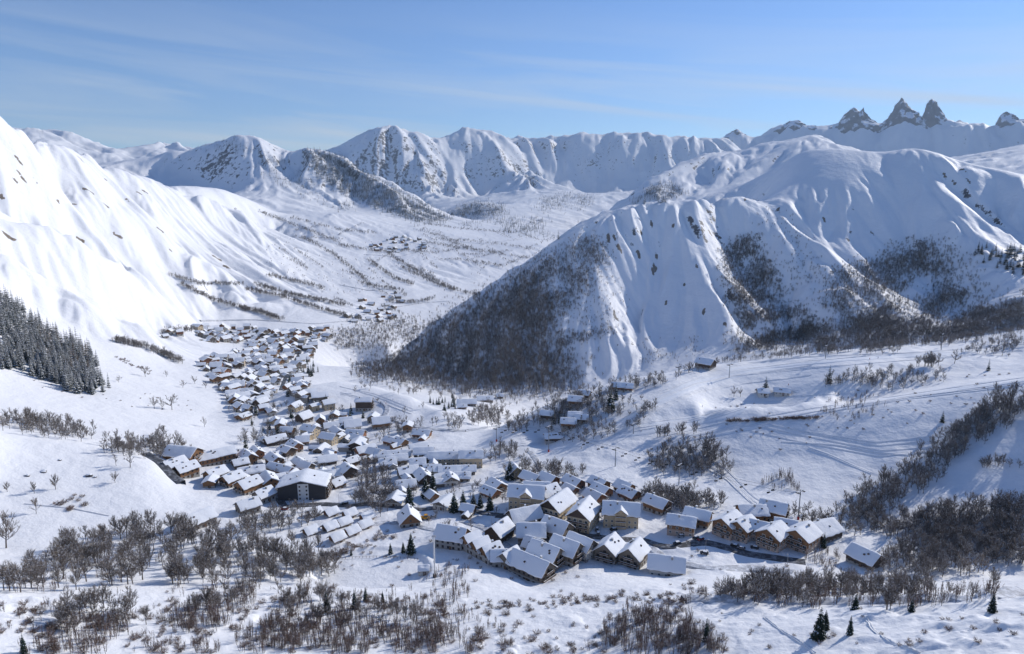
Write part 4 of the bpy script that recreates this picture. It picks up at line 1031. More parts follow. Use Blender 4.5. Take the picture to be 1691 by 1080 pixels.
W_DARK = wall_mat('dark_timber', (0.085, 0.062, 0.05), True); W_GREY = wall_mat('weathered_timber', (0.20, 0.17, 0.14), True)
W_CREAM = wall_mat('cream_render', (0.52, 0.42, 0.29)); W_WHITE = wall_mat('pale_render', (0.55, 0.52, 0.47)); W_STONE = wall_mat('grey_render', (0.34, 0.33, 0.31))
W_PINK = wall_mat('pinkish_render', (0.50, 0.38, 0.31)); W_SLATE = wall_mat('black_cladding', (0.05, 0.05, 0.055), True); W_YELLOW = wall_mat('yellow_render', (0.55, 0.43, 0.22))
M_FRAME = wall_mat('window_frame_timber', (0.16, 0.10, 0.065)); M_WHITEP = wall_mat('white_paint', (0.75, 0.75, 0.73)); M_RAIL = wall_mat('balcony_timber', (0.12, 0.075, 0.048), True)
M_METAL = wall_mat('galvanised_metal', (0.30, 0.31, 0.33), rough=.5); M_CONC = wall_mat('concrete', (0.36, 0.35, 0.34))
def glass_mat():
    m, nt, b = new_mat('window_glass'); b.inputs['Base Color'].default_value = (0.025, 0.032, 0.042, 1); b.inputs['Roughness'].default_value = .08
    b.inputs['Specular IOR Level'].default_value = .6
    n = nt.nodes.new('ShaderNodeTexNoise'); n.inputs['Scale'].default_value = 2.0
    bu = nt.nodes.new('ShaderNodeBump'); bu.inputs['Strength'].default_value = .05; nt.links.new(n.outputs['Fac'], bu.inputs['Height']); nt.links.new(bu.outputs['Normal'], b.inputs['Normal'])
    return m
M_GLASS = glass_mat()
def roofsnow_mat():
    m, nt, b = new_mat('roof_snow'); N, K = nt.nodes, nt.links
    b.inputs['Base Color'].default_value = (0.85, 0.87, 0.90, 1); b.inputs['Roughness'].default_value = .7; b.inputs['Specular IOR Level'].default_value = .2
    tc = N.new('ShaderNodeTexCoord'); n = N.new('ShaderNodeTexNoise'); n.inputs['Scale'].default_value = .7; n.inputs['Detail'].default_value = 5; K.new(tc.outputs['Object'], n.inputs['Vector'])
    bu = N.new('ShaderNodeBump'); bu.inputs['Strength'].default_value = .35; bu.inputs['Distance'].default_value = .5; K.new(n.outputs['Fac'], bu.inputs['Height']); K.new(bu.outputs['Normal'], b.inputs['Normal'])
    return m
M_RSNOW = roofsnow_mat()

def add_obj(name, mesh, parent, loc=(0, 0, 0), rz=0.0):
    o = bpy.data.objects.new(name, mesh); o.location = loc; o.rotation_euler = (0, 0, rz)
    return link(o, parent)
_cache = {}
def window_mesh(w, h, frame):
    k = ('w', round(w, 2), round(h, 2), frame.name)
    if k not in _cache:                                   # faces -Y, centred on its sill line
        g = Geo(); t, d = .11, .09
        g.box(-w / 2 - t, -w / 2, -d, .05, -t, h + t); g.box(w / 2, w / 2 + t, -d, .05, -t, h + t)
        g.box(-w / 2, w / 2, -d, .05, -t, 0); g.box(-w / 2, w / 2, -d, .05, h, h + t); g.box(-.03, .03, -.07, .04, 0, h)
        p = Geo(); p.quad((-w / 2, -.035, 0), (w / 2, -.035, 0), (w / 2, -.035, h), (-w / 2, -.035, h))
        _cache[k] = (g.mesh('window', [frame]), p.mesh('pane', [M_GLASS]))
    return _cache[k]
def balcony_mesh(w, d=1.3):
    k = ('b', round(w, 1), d)
    if k not in _cache:
        g = Geo(); g.box(-w / 2, w / 2, -d, 0, -.18, 0)
        g.box(-w / 2, w / 2, -d, -d + .25, .002, .12, 1)
        r = Geo(); 
        r.box(-w / 2, w / 2, -d - .06, -d, .16, .86); r.box(-w / 2 - .02, w / 2 + .02, -d - .1, -d + .04, .92, 1.02)
        r.box(-w / 2 - .06, -w / 2, -d, 0, .16, .98); r.box(w / 2, w / 2 + .06, -d, 0, .16, .98)
        r.box(-w / 2 - .02, w / 2 + .02, -d - .09, -d + .03, 1.022, 1.12, 1)
        _cache[k] = (g.mesh('balcony', [M_RAIL, M_RSNOW]), r.mesh('railing', [M_RAIL, M_RSNOW]))
    return _cache[k]

def roof_meshes(L_, W_, H, pitch, rng, oe=0.9, og=1.0, snow=0.55):
    tp = math.tan(pitch); hw = W_ / 2 + oe; rz = H + W_ / 2 * tp; ez = rz - hw * tp
    x0, x1 = -L_ / 2 - og, L_ / 2 + og
    g = Geo(); t = .24
    for s in (-1, 1):
        a, b_ = (0, rz), (s * hw, ez)
        n = len(g.v)
        for x in (x0, x1):
            g.v += [(x, a[0], a[1]), (x, b_[0], b_[1]), (x, b_[0], b_[1] + t), (x, a[0], a[1] + t)]
        fs = [(0, 1, 2, 3), (4, 7, 6, 5), (0, 4, 5, 1), (1, 5, 6, 2), (2, 6, 7, 3)]
        for f in fs: g.f.append(tuple(n + i for i in (f if s > 0 else f[::-1]))); g.m.append(0)
    # snow: swollen blanket with soft edges
    nx = max(6, int(L_ / 1.6)); us = [-1, -.965, -.88, -.76, -.64, -.52, -.4, -.26, -.14, -.05, .05, .14, .26, .4, .52, .64, .76, .88, .965, 1]; wav = [rng.uniform(-.11, .11) for _ in us]
    sg = Geo(); grid = []
    ph = rng.uniform(0, 6)
    for i in range(nx + 1):
        fx = i / nx; x = x0 + .06 + (x1 - x0 - .12) * fx
        ex = min(fx, 1 - fx) * (x1 - x0)
        rowv = []
        for iu, u in enumerate(us):
            y = u * (hw - .03); base = rz + t + .012 - abs(y) * tp
            th = snow * (0.55 + .45 * min(1, (1 - abs(u)) * hw / .5)) * (0.6 + .4 * min(1, ex / .6)) * (1 + .16 * math.sin(x * .9 + ph + u * 2) + rng.uniform(-.07, .07) + wav[iu])
            if abs(u) == 1: th *= .82
            if abs(u) <= .05: base = rz + t - .05 * hw * tp; 
            if abs(u) > .96: y *= 1 + rng.uniform(-.012, .055); th *= rng.uniform(.75, 1.25)
            rowv.append((x + (rng.uniform(-.05, .16) * (-1 if i == 0 else 1) if i in (0, nx) else 0), y, base + th))
        grid.append(rowv)
    base_i = len(sg.v)
    for r_ in grid: sg.v += r_
    k = len(us)
    for i in range(nx):
        for j in range(k - 1):
            a = base_i + i * k + j
            sg.f.append((a, a + k, a + k + 1, a + 1)); sg.m.append(0)
    # skirt down to the slab
    def under(v): return (v[0], v[1], rz + t + .004 - abs(v[1]) * tp)
    for i in range(nx):
        for j in (0, k - 1):
            p, q = grid[i][j], grid[i + 1][j]
            f = (under(p), under(q), q, p); sg.quad(*(f if j == 0 else f[::-1]))
    for i in (0, nx):
        for j in range(k - 1):
            p, q = grid[i][j], grid[i][j + 1]
            f = (under(q), under(p), p, q); sg.quad(*(f if i == 0 else f[::-1]))
    return g.mesh('roof', [M_RAIL]), sg.mesh('snow_cover', [M_RSNOW], smooth=True)

STYLE = {   # lower wall, upper wall, share of height that is masonry
    'wood': (W_STONE, W_WOOD, .4), 'red': (W_WHITE, W_RED, .35), 'dark': (W_STONE, W_DARK, .3), 'grey': (W_STONE, W_GREY, .45), 'cream': (W_CREAM, W_WOOD, .98), 'white': (W_WHITE, W_GREY, .9),
    'pink': (W_PINK, W_WOOD, .5), 'slate': (W_SLATE, W_SLATE, .5), 'yellow': (W_YELLOW, W_YELLOW, .6), 'stone': (W_STONE, W_WOOD, .8), 'hut': (W_GREY, W_WOOD, .25), 'creamall': (W_CREAM, W_CREAM, .6), 'hotel': (W_CREAM, W_DARK, .99)}
HOUSES = []
def house(px, py, L_, W_, H, yaw, style, label, group=None, pitch=33, detail=2, name='house', cat='house', balc=0, cross=False, chim=True, z=None, at=None, snow=.55, flush=False, annex=0):
    """px, py: picture point of the middle of its footprint, surveyed onto the ground"""
    rng = random.Random(int(px * 31 + py * 17))
    P = cast([px], [py])[0] if at is None else (at[0], at[1], float(ground_z(np.array([at[0]]), np.array([at[1]]))[0]))
    if not np.isfinite(P[0]): return None
    bear = math.atan2(P[0], P[1])
    ya = R(yaw) - bear * 0.6                                   # the angle was read in the picture, turn it by part of the bearing
    if z is None: z = P[2]
    root = bpy.data.objects.new(name, None); root.empty_display_size = 1; root.location = (P[0], P[1], z); root.rotation_euler = (0, 0, ya)
    tag(root, label, cat, group); link(root)
    BLOCK.append((P[0], P[1], max(L_, W_) * .5))
    lo, up, fr = STYLE[style]; pt = R(pitch); tp = math.tan(pt)
    hb = H * fr; o_ = .05
    HOUSES.append((P[0], P[1], z, L_, W_, H, ya))
    g = Geo(); g.box(-L_ / 2, L_ / 2, -W_ / 2, W_ / 2, -5, hb)
    add_obj('base_wall', g.mesh('base_wall', [lo]), root)
    g = Geo(); n = 0
    a, b_, rz = L_ / 2 + o_, W_ / 2 + o_, H + W_ / 2 * tp - .02
    for x in (-a, a):
        g.v += [(x, -b_, hb), (x, b_, hb), (x, b_, H - o_ * tp - .02), (x, 0, rz), (x, -b_, H - o_ * tp - .02)]
    for f in ((0, 4, 3, 2, 1), (5, 6, 7, 8, 9), (0, 5, 9, 4), (1, 2, 7, 6), (0, 1, 6, 5)):
        g.f.append(f); g.m.append(0)
    add_obj('upper_wall', g.mesh('upper_wall', [up]), root)
    rm, sm = roof_meshes(L_, W_, H, pt, rng, oe=.35 if flush else .95, og=.35 if flush else 1.05, snow=snow)
    ro = add_obj('roof', rm, root); add_obj('snow_cover', sm, ro)
    if chim:
        g = Geo(); cx, cy = L_ * rng.uniform(-.3, .3), W_ * rng.choice((-.14, .14)); cz = H + (W_ / 2 - abs(cy)) * tp
        g.box(cx - .42, cx + .42, cy - .42, cy + .42, cz - .6, cz + 1.7); g.box(cx - .5, cx + .5, cy - .5, cy + .5, cz + 1.702, cz + 1.85); g.box(cx - .44, cx + .44, cy - .44, cy + .44, cz + 1.852, cz + 2.25, 1)
        add_obj('chimney', g.mesh('chimney', [W_STONE, M_RSNOW]), ro)
    if detail == 2 and L_ > 8:
        for q in range(rng.randint(1, 3)):
            cx, cy = L_ * rng.uniform(-.36, .36), W_ * rng.choice((-.27, .27)) * rng.uniform(.7, 1.2); cz = H + (W_ / 2 - abs(cy)) * tp
            g = Geo(); g.box(cx - .45, cx + .45, cy - .5, cy + .5, cz + .1, cz + snow + .5); g.box(cx - .36, cx + .36, cy - .4, cy + .4, cz + snow + .502, cz + snow + .54, 1)
            add_obj('skylight', g.mesh('skylight', [M_RAIL, M_GLASS]), ro)
    # faces turned to the viewer get openings
    to_cam = Vector((-P[0], -P[1], 0)).normalized()
    faces = []
    for fa, half, width, gable in ((0, W_ / 2, L_, False), (180, W_ / 2, L_, False), (90, L_ / 2, W_, True), (-90, L_ / 2, W_, True)):
        f = R(fa)
        # a face whose outward normal is local -Y turned by fa about z
        nl = Vector((math.sin(f), -math.cos(f), 0)); nw = Matrix.Rotation(ya, 3, 'Z') @ nl
        if nw.dot(to_cam) > .08: faces.append((f, half, width, gable, nw.dot(to_cam)))
    frame = M_WHITEP if style in ('cream', 'white', 'pink', 'yellow', 'creamall', 'slate', 'hotel') else M_FRAME
    for f, half, width, gable, _ in faces:
        st = 2.75; nst = max(1, int((H - .4) / st)) + (1 if gable and W_ * tp / 2 > 2.6 else 0)
        bal = balc if (gable or cross is False and balc and not any(x[3] for x in faces)) else 0
        if style == 'slate': nst = 0
        for k in range(nst):
            zz = .95 + st * k
            wid = width if zz + 1.3 < H else max(1.5, (rz - zz - 1.6) / tp * 1.6)
            nn = max(1, int((wid - 1.0) / (2.7 if detail == 2 else 3.6)))
            for i in range(nn):
                u = (i + .5) / nn * wid - wid / 2
                isbal = bal and 1 <= k <= bal
                w_, h_ = (1.5, 1.9) if isbal else (1.0, 1.2)
                wm, pm = window_mesh(w_, h_, frame)
                off = half + .055
                p = (u * math.cos(f) + math.sin(f) * off, u * math.sin(f) - math.cos(f) * off, zz - (.85 if isbal else 0))
                w = add_obj('window', wm, root, p, f)
                add_obj('pane', pm, w)
            if bal and 1 <= k <= bal:
                bw = max(2.4, (wid if wid < width else width) * .88)
                bm_, rm_ = balcony_mesh(bw)
                off = half + .06
                b2 = add_obj('balcony', bm_, root, (math.sin(f) * off, -math.cos(f) * off, zz - .95), f); add_obj('railing', rm_, b2)
    if faces:
        f, half, width, gable, _ = max(faces, key=lambda q: q[4])
        if ('d', 0) not in _cache:
            g = Geo(); g.box(-.55, .55, -.06, .04, -.2, 2.1, 0); g.box(-.68, -.55, -.09, .05, -.2, 2.23, 1); g.box(.55, .68, -.09, .05, -.2, 2.23, 1); g.box(-.55, .55, -.09, .05, 2.1, 2.23, 1)
            _cache['d', 0] = g.mesh('door', [M_FRAME, M_RAIL])
        u = width * .08
        add_obj('door', _cache['d', 0], root, (u * math.cos(f) + math.sin(f) * (half + .058), u * math.sin(f) - math.cos(f) * (half + .058), .1), f)
    if annex:                                                   # a lower wing set crosswise against one end
        aw, al, ah = W_ * .62, W_ * .9, H * .68
        sx = 1 if annex > 0 else -1; cx = sx * (L_ / 2 - aw / 2 - .3); cy = -(W_ / 2 + al / 2 - .6) * (1 if abs(annex) == 1 else -1)
        g = Geo(); a, b_, rz2 = al / 2, aw / 2, ah + aw / 2 * tp - .02
        for x in (-a, a): g.v += [(x, -b_, -4), (x, b_, -4), (x, b_, ah - .02), (x, 0, rz2), (x, -b_, ah - .02)]
        for f in ((0, 4, 3, 2, 1), (5, 6, 7, 8, 9), (0, 5, 9, 4), (1, 2, 7, 6)): g.f.append(f); g.m.append(0)
        an = add_obj('annex', g.mesh('annex', [up if annex > 0 else lo]), root, (cx, cy, 0), R(90))
        rm, sm = roof_meshes(al, aw, ah, pt, rng, oe=.6, og=.6, snow=snow * .9)
        add_obj('annex_roof', rm, an); add_obj('annex_snow', sm, an)
        for q in (-1, 1):
            wm, pm = window_mesh(1.0, 1.2, frame); add_obj('annex_window', wm, an, (q * (al / 2 + .02), 0, 1.1), R(90) * q)
    if cross:                                                   # gabled bay on the long side that faces the viewer
        f = 0 if any(abs(x[0]) < .1 for x in faces) else math.pi
        bw, dep = 6.2, 1.2
        cr = bpy.data.objects.new('gable_bay', None)
        g = Geo(); y0 = -(W_ / 2 + dep); hh = H + .9; ap = hh + bw / 2 * tp
        n = len(g.v)
        for y in (y0, 0):
            g.v += [(-bw / 2, y, -3), (bw / 2, y, -3), (bw / 2, y, hh), (0, y, ap), (-bw / 2, y, hh)]
        for fc in ((0, 1, 2, 3, 4), (9, 8, 7, 6, 5), (1, 6, 7, 2), (5, 0, 4, 9)): g.f.append(fc); g.m.append(0)
        bay = add_obj('gable_bay', g.mesh('gable_bay', [lo]), root, (0, 0, 0), f)
        rm, sm = roof_meshes(W_ / 2 + dep, bw, hh + .03, pt, rng, oe=.8, og=.9, snow=.5)
        Rz = Matrix.Rotation(R(90), 4, 'Z'); T_ = Matrix.Translation((0, y0 / 2, 0)) @ Rz
        rm.transform(T_); sm.transform(T_)
        add_obj('bay_roof', rm, bay); add_obj('bay_snow', sm, bay)
        for k in range(int(H / 2.75)):
            bm_, rm_ = balcony_mesh(bw * .9)
            add_obj('bay_balcony', bm_, bay, (0, y0 - .01, 2.6 + 2.75 * k - .3), 0)
            wm, pm = window_mesh(1.5, 1.9, M_FRAME)
            add_obj('bay_window', wm, bay, (-1.3, y0 - .01, 2.75 * k + .2 + 2.2), 0); add_obj('bay_window', wm, bay, (1.3, y0 - .01, 2.75 * k + .2 + 2.2), 0)
    return root
# ------------------------------------------------------------------ planting: the largest in view are things of their own, the rest are masses
def clear_of(x, y):
    return all((x - bx) ** 2 + (y - by) ** 2 > br * br for bx, by, br in BLOCK)

def mass(name, label_unused, items):
    """items: (kind, x, y, z, height); one object whose points carry the plants"""
    by = {}
    for it in items:
        r = math.hypot(it[1], it[2])
        by.setdefault((it[0], 1 if r < 800 else 2), []).append(it)
    # a single mesh of points; each point picks its plant
    pts, scl, rot, idx, coll = [], [], [], [], bpy.data.collections.new(name + '_kinds')
    n = 0
    for (kind, lod), L_ in by.items():
        vs = PROTO[kind, lod]
        first = n
        for k, (tm, cm) in enumerate(vs):
            g = bpy.data.meshes.new(name + '_plant')
            bm = bmesh.new(); bm.from_mesh(tm); nf = len(bm.faces); bm.from_mesh(cm)
            bm.faces.ensure_lookup_table()
            for i, f in enumerate(bm.faces): f.material_index = 0 if i < nf else f.material_index + 1
            bm.to_mesh(g); bm.free()
            for m in (tm.materials[0], cm.materials[0], cm.materials[1]): g.materials.append(m)
            o = bpy.data.objects.new('%03d_plant' % n, g); coll.objects.link(o); n += 1
        for it in L_:
            pts.append(it[1:4]); scl.append(it[4] / PROTO[kind, 'h']); rot.append(random.uniform(0, 6.283))
            idx.append(first + random.randrange(len(vs)))
    me = bpy.data.meshes.new(name); me.from_pydata([tuple(p) for p in pts], [], [])
    for nm, ty, val in (('scl', 'FLOAT', scl), ('rot', 'FLOAT', rot), ('pick', 'INT', idx)):
        a = me.attributes.new(nm, ty, 'POINT'); a.data.foreach_set('value', val)
    o = link(bpy.data.objects.new(name, me)); o['kind'] = 'stuff'
    ng = bpy.data.node_groups.new(name, 'GeometryNodeTree')
    ng.interface.new_socket('Geometry', in_out='INPUT', socket_type='NodeSocketGeometry'); ng.interface.new_socket('Geometry', in_out='OUTPUT', socket_type='NodeSocketGeometry')
    N, K = ng.nodes, ng.links
    gi, go = N.new('NodeGroupInput'), N.new('NodeGroupOutput')
    ci = N.new('GeometryNodeCollectionInfo'); ci.inputs['Collection'].default_value = coll
    ci.inputs['Separate Children'].default_value = True; ci.inputs['Reset Children'].default_value = True
    ip = N.new('GeometryNodeInstanceOnPoints'); ip.inputs['Pick Instance'].default_value = True
    def at(nm, ty):
        a = N.new('GeometryNodeInputNamedAttribute'); a.data_type = ty; a.inputs['Name'].default_value = nm
        return a.outputs['Attribute']
    cb = N.new('ShaderNodeCombineXYZ'); K.new(at('rot', 'FLOAT'), cb.inputs['Z'])
    K.new(gi.outputs[0], ip.inputs['Points']); K.new(ci.outputs[0], ip.inputs['Instance'])
    K.new(at('pick', 'INT'), ip.inputs['Instance Index']); K.new(cb.outputs[0], ip.inputs['Rotation']); K.new(at('scl', 'FLOAT'), ip.inputs['Scale'])
    K.new(ip.outputs[0], go.inputs[0])
    md = o.modifiers.new('plants', 'NODES'); md.node_group = ng
    return o

CATS = {'bare_tree': 'tree', 'birch_sapling': 'sapling', 'shrub': 'shrub', 'spruce_tree': 'spruce', 'snowy_spruce': 'spruce', 'larch_tree': 'larch'}
import re as _re
def to_px(x, y, z):
    z = z - CAM_Z; f = y * CP - z * SP
    return PW / 2 + FPX * x / f, PH / 2 - FPX * (y * SP + z * CP) / f
def spot_words(items):
    """where each of a group stands: left to right and front to back, by its rank in the group"""
    q = [to_px(*i) for i in items]; n = len(q); out = [None] * n
    rx = {k: r for r, k in enumerate(sorted(range(n), key=lambda k: q[k][0]))}; ry = {k: r for r, k in enumerate(sorted(range(n), key=lambda k: -q[k][1]))}
    W = ('leftmost', 'left', 'centre left', 'centre', 'centre right', 'right', 'rightmost'); D = ('front edge', 'front half', 'middle depth', 'back half', 'back edge')
    for k in range(n):
        out[k] = (W[min(6, rx[k] * 7 // n)], D[min(4, ry[k] * 5 // n)])
    return out
NOUN = {'bare_tree': 'bare tree', 'birch_sapling': 'sapling', 'shrub': 'shrub', 'spruce_tree': 'dark spruce', 'snowy_spruce': 'snowy spruce', 'larch_tree': 'brown larch'}
def where_of(group):
    w = _re.sub(r'^(?:(?:garden|dotted|hedge|hedgerow|young|tall) )?(trees|saplings|shrubs|spruces|larches|cluster) ', lambda k: {'trees': 'stand ', 'saplings': 'thicket ', 'shrubs': 'scrub ', 'spruces': 'grove ', 'larches': 'grove ', 'cluster': 'scrub '}[k.group(1)], group)
    return _re.sub(r'^\w+ of the ', '', w)
def own_labels(made):
    by = {}
    for e, kind, h, group in made: by.setdefault(group, []).append((e, kind, h))
    for g, L_ in by.items():
        sp = spot_words([tuple(e.location) for e, _, _ in L_]); hs = sorted(h for _, _, h in L_)
        for (e, kind, h), (wx, wy) in zip(L_, sp):
            r = np.searchsorted(hs, h) / len(hs)
            size = 'tall' if r > .66 else 'short' if r < .33 else 'medium'
            k = e.scale[0] / e.scale[2]; size += ' slim' if k < .9 else ' broad' if k > 1.1 else ''
            e['label'] = '%s %s, %s, %s of the %s' % (size, NOUN[kind], wx, wy, where_of(g))
def plant_all(limit=290):
    made = []
    groups = {}
    for c in CAND:
        if clear_of(c[1], c[2]): groups.setdefault(c[0], []).append(c)
    rest = {}
    for kind, L_ in groups.items():
        # lone trees first, then by how large they show
        L_.sort(key=lambda c: -(c[4] / math.hypot(c[1], c[2]) + (10 if c[5][1] is None else 0)))
        for i, c in enumerate(L_):
            _, x, y, z, h, (label, group) = c
            if i < limit:
                s = h / PROTO[kind, 'h']
                vs = PROTO[kind, 0 if math.hypot(x, y) < 460 else 1]
                tm, cm = vs[random.randrange(len(vs))]
                e = bpy.data.objects.new(kind, None); e.empty_display_size = 0.5
                e.location = (x, y, z); wd = random.choice((.82, 1.0, 1.22)) * random.uniform(.95, 1.05); e.scale = (s * wd, s * wd * random.uniform(.97, 1.03), s); e.rotation_euler = (0, 0, random.uniform(0, 6.283))
                tag(e, label, CATS[kind], group); link(e)
                if group: made.append((e, kind, h, group))
                link(bpy.data.objects.new('trunk', tm), e); link(bpy.data.objects.new('crown', cm), e)
            else:
                rest.setdefault(group or 'scattered plants', []).append(c)
    own_labels(made)
    for g, items in rest.items():
        mass(g.replace(' ', '_').replace(',', ''), g, [it[:5] for it in items])
# ------------------------------------------------------------------ lower hamlet: every building surveyed on its own
G1 = 'steep roofed houses of the lower hamlet'
for a in (
    (877, 952, 20, 11, 6.5, -38, 'grey', 'long house at the nearest corner of the lower hamlet with a brown timber gable', dict(balc=2)),
    (842, 935, 9, 8, 5.5, 50, 'grey', 'short wing with a bright snowy gable joined to the nearest long house', dict(chim=False)),
    (901, 934, 15, 12, 6.8, -35, 'grey', 'house behind the nearest corner house with two balconies under a brown gable', dict(balc=2)),
    (935, 925, 14, 11, 7, -35, 'grey', 'third house from the corner in the diagonal row with a dark balcony gable', dict(balc=2)),
    (959, 917, 13, 10, 6.5, -37, 'white', 'house with a white ground floor at the far end of the diagonal row', dict(chim=False)),
    (1006, 922, 13, 10.5, 6.5, 66, 'grey', 'left one of the twin steep gabled houses with white balconies', dict(balc=2)),
    (1046, 930, 13, 10.5, 6.5, 64, 'grey', 'right one of the twin steep gabled houses with white balconies', dict(balc=2)),
    (1100, 946, 16, 10, 4.6, -6, 'white', 'pale house with a broad roof turned to the viewer right of the twin gables', {}),
    (779, 908, 8, 9, 5.5, 38, 'stone', 'topmost unit of the stepped terrace row', dict(chim=False)),
    (793, 916, 8, 9, 5.0, 38, 'stone', 'second unit from the top of the stepped terrace row', dict(chim=False)),
    (811, 925, 9, 9, 5.0, 36, 'stone', 'third unit from the top of the stepped terrace row', {}),
    (828, 932, 9, 8, 4.5, 0, 'stone', 'lowest unit of the stepped terrace row', dict(chim=False)),
    (747, 900, 15, 11, 6, -22, 'stone', 'pale grey house with a brown gable end beside the white lamp mast', {}),
    (825, 889, 13, 10, 5.5, 55, 'dark', 'house with a dark gable and bright roof above the stepped terrace', {}),
    (866, 867, 17, 11, 6, 25, 'grey', 'long snowy roof house directly below the cream hotel', {}),
    (877, 893, 14, 11, 5.6, 0, 'grey', 'house with one broad roof slope facing the viewer in mid hamlet', {}),
    (919, 887, 14, 11, 6, -36, 'grey', 'house with a dark right gable behind the diagonal row', dict(balc=1)),
    (882, 910, 9, 8, 4, -30, 'grey', 'low small house squeezed behind the diagonal row', {})):
    house(*a[:8], G1, pitch=40, **a[8])
G2 = 'cream apartment hotels of the lower hamlet'
for a in ((870, 842, 20, 12, 11, -8, 'hotel', 'tallest cream hotel with a central balcony gable', dict(cross=True)), (921, 852, 20, 13, 8.5, 58, 'hotel', 'cream hotel with a dark timber gable and many roof windows', dict(balc=3)),
          (963, 867, 18, 13, 8.5, 68, 'hotel', 'cream hotel with a brown gable over four balcony rows', dict(balc=3)), (1025, 865, 19, 12, 8.5, -4, 'hotel', 'cream hotel with a reddish central gable by the parked cars', dict(cross=True)),
          (886, 826, 15, 10, 8, -5, 'hotel', 'snowy roofed rear block just behind the tallest cream hotel', {}), (905, 832, 12, 10, 8, 40, 'hotel', 'rear wing behind the cream hotel with roof windows', dict(chim=False))):
    house(*a[:8], G2, pitch=38, name='hotel', cat='hotel', **a[8])
G3 = 'brown chalets above the cream hotels'
for i, (x, y, l, w, h, ya, lb) in enumerate(((820, 810, 10, 9, 4.2, -58, 'brown gabled chalet left of the cream hotels'), (877, 797, 12, 9, 4, -42, 'leftmost chalet of the brown row above the hotels'),
        (906, 799, 11, 9, 4, -45, 'second chalet of the brown row above the hotels'), (902, 811, 8, 7, 2.6, -50, 'low porch house before the second brown chalet'), (947, 804, 12, 9, 4, -48, 'third chalet of the brown row above the hotels'),
        (942, 813, 8, 7, 2.6, -50, 'low porch house before the third brown chalet'), (989, 806, 11, 9, 4, -46, 'fourth chalet of the brown row above the hotels'), (993, 818, 11, 9, 4, -46, 'chalet in front of the fourth brown chalet'),
        (981, 828, 11, 9, 4, -48, 'chalet nearest to the hotels in the stepped group of three'), (1031, 812, 10, 9, 4, -44, 'rear chalet of the pair at the right end of the brown row'), (1039, 823, 11, 9, 4, -44, 'front chalet of the pair at the right end of the brown row'),
        (810, 820, 10, 8, 3.6, -45, 'chalet half hidden by spruces left of the tallest hotel'), (1085, 842, 13, 10, 5, -38, 'dark brown chalet behind the copse right of the hotels'))):
    house(x, y, l, w, h, ya, 'red' if i % 3 else 'wood', lb, G3, pitch=32, name='chalet', cat='chalet', chim=i % 2 == 0, balc=1 if h > 4 else 0)
house(850, 788, 9, 9, 5.2, -72, 'yellow', 'yellow house with a pointed snowy gable above the brown chalets', pitch=40)
G4 = 'brown apartment houses on the right of the village'
for a in ((1125, 878, 14, 10, 6.2, -12, 'pink', 'brown house over a pale garage floor left of the apartment complex', {}), (1152, 866, 13, 10, 6, -20, 'wood', 'house behind the brown house with the pale garage floor', {}),
          (1202, 880, 14, 11, 7.5, 55, 'pink', 'leftmost gable of the brown apartment complex', dict(balc=2)), (1227, 887, 12, 11, 7.5, 52, 'pink', 'second gable from the left of the brown apartment complex', dict(balc=2)),
          (1252, 889, 12, 9, 7, -18, 'pink', 'long roofed middle section of the brown apartment complex', {}), (1276, 900, 13, 12, 7.5, 56, 'pink', 'big middle gable of the brown apartment complex', dict(balc=2)),
          (1323, 902, 14, 13, 7.5, 56, 'pink', 'rightmost big gable of the brown apartment complex', dict(balc=2)), (1240, 861, 14, 11, 6.5, 14, 'wood', 'rear left house of the brown apartment complex', {}),
          (1276, 857, 13, 12, 7, -16, 'wood', 'rear right house of the brown apartment complex with the brightest roof', dict(balc=1)), (1357, 886, 15, 13, 4.8, 44, 'dark', 'dark house with a large white roof right of the apartment complex', {}),
          (1296, 884, 10, 9, 6.5, -10, 'wood', 'small linking house between the big gables of the apartment complex', dict(chim=False))):
    house(*a[:8], G4, pitch=31, name='apartment_house', **a[8])
house(1428, 930, 13, 11, 4, -42, 'dark', 'lone barn with a plain white roof at the right of the village', name='barn', cat='barn', pitch=33, chim=False)
G5 = 'small log cabins in rows below the road'
for i, (x, y, lb) in enumerate(((520, 851, 'rear left cabin of the small log cabin field'), (547, 851, 'second cabin of the rear row of the cabin field'), (577, 853, 'third cabin of the rear row of the cabin field'), (606, 858, 'rear right cabin at the end of the cabin field'),
        (568, 867, 'middle cabin of the cabin field'), (602, 871, 'right cabin in the middle row of the cabin field'), (545, 875, 'left of the middle cabins with an open porch'), (581, 882, 'front right cabin of the cabin field'), (513, 882, 'front left cabin of the cabin field'), (557, 893, 'frontmost cabin of the cabin field'))):
    house(x, y, 6.2, 5.8, 2.2, 38, 'red' if i % 2 else 'wood', lb, G5, pitch=36, name='cabin', cat='cabin', chim=False, snow=.7)
house(676, 864, 12, 11, 3.4, -80, 'stone', 'square house with a steep pyramid-like snowy roof by the road', pitch=44)
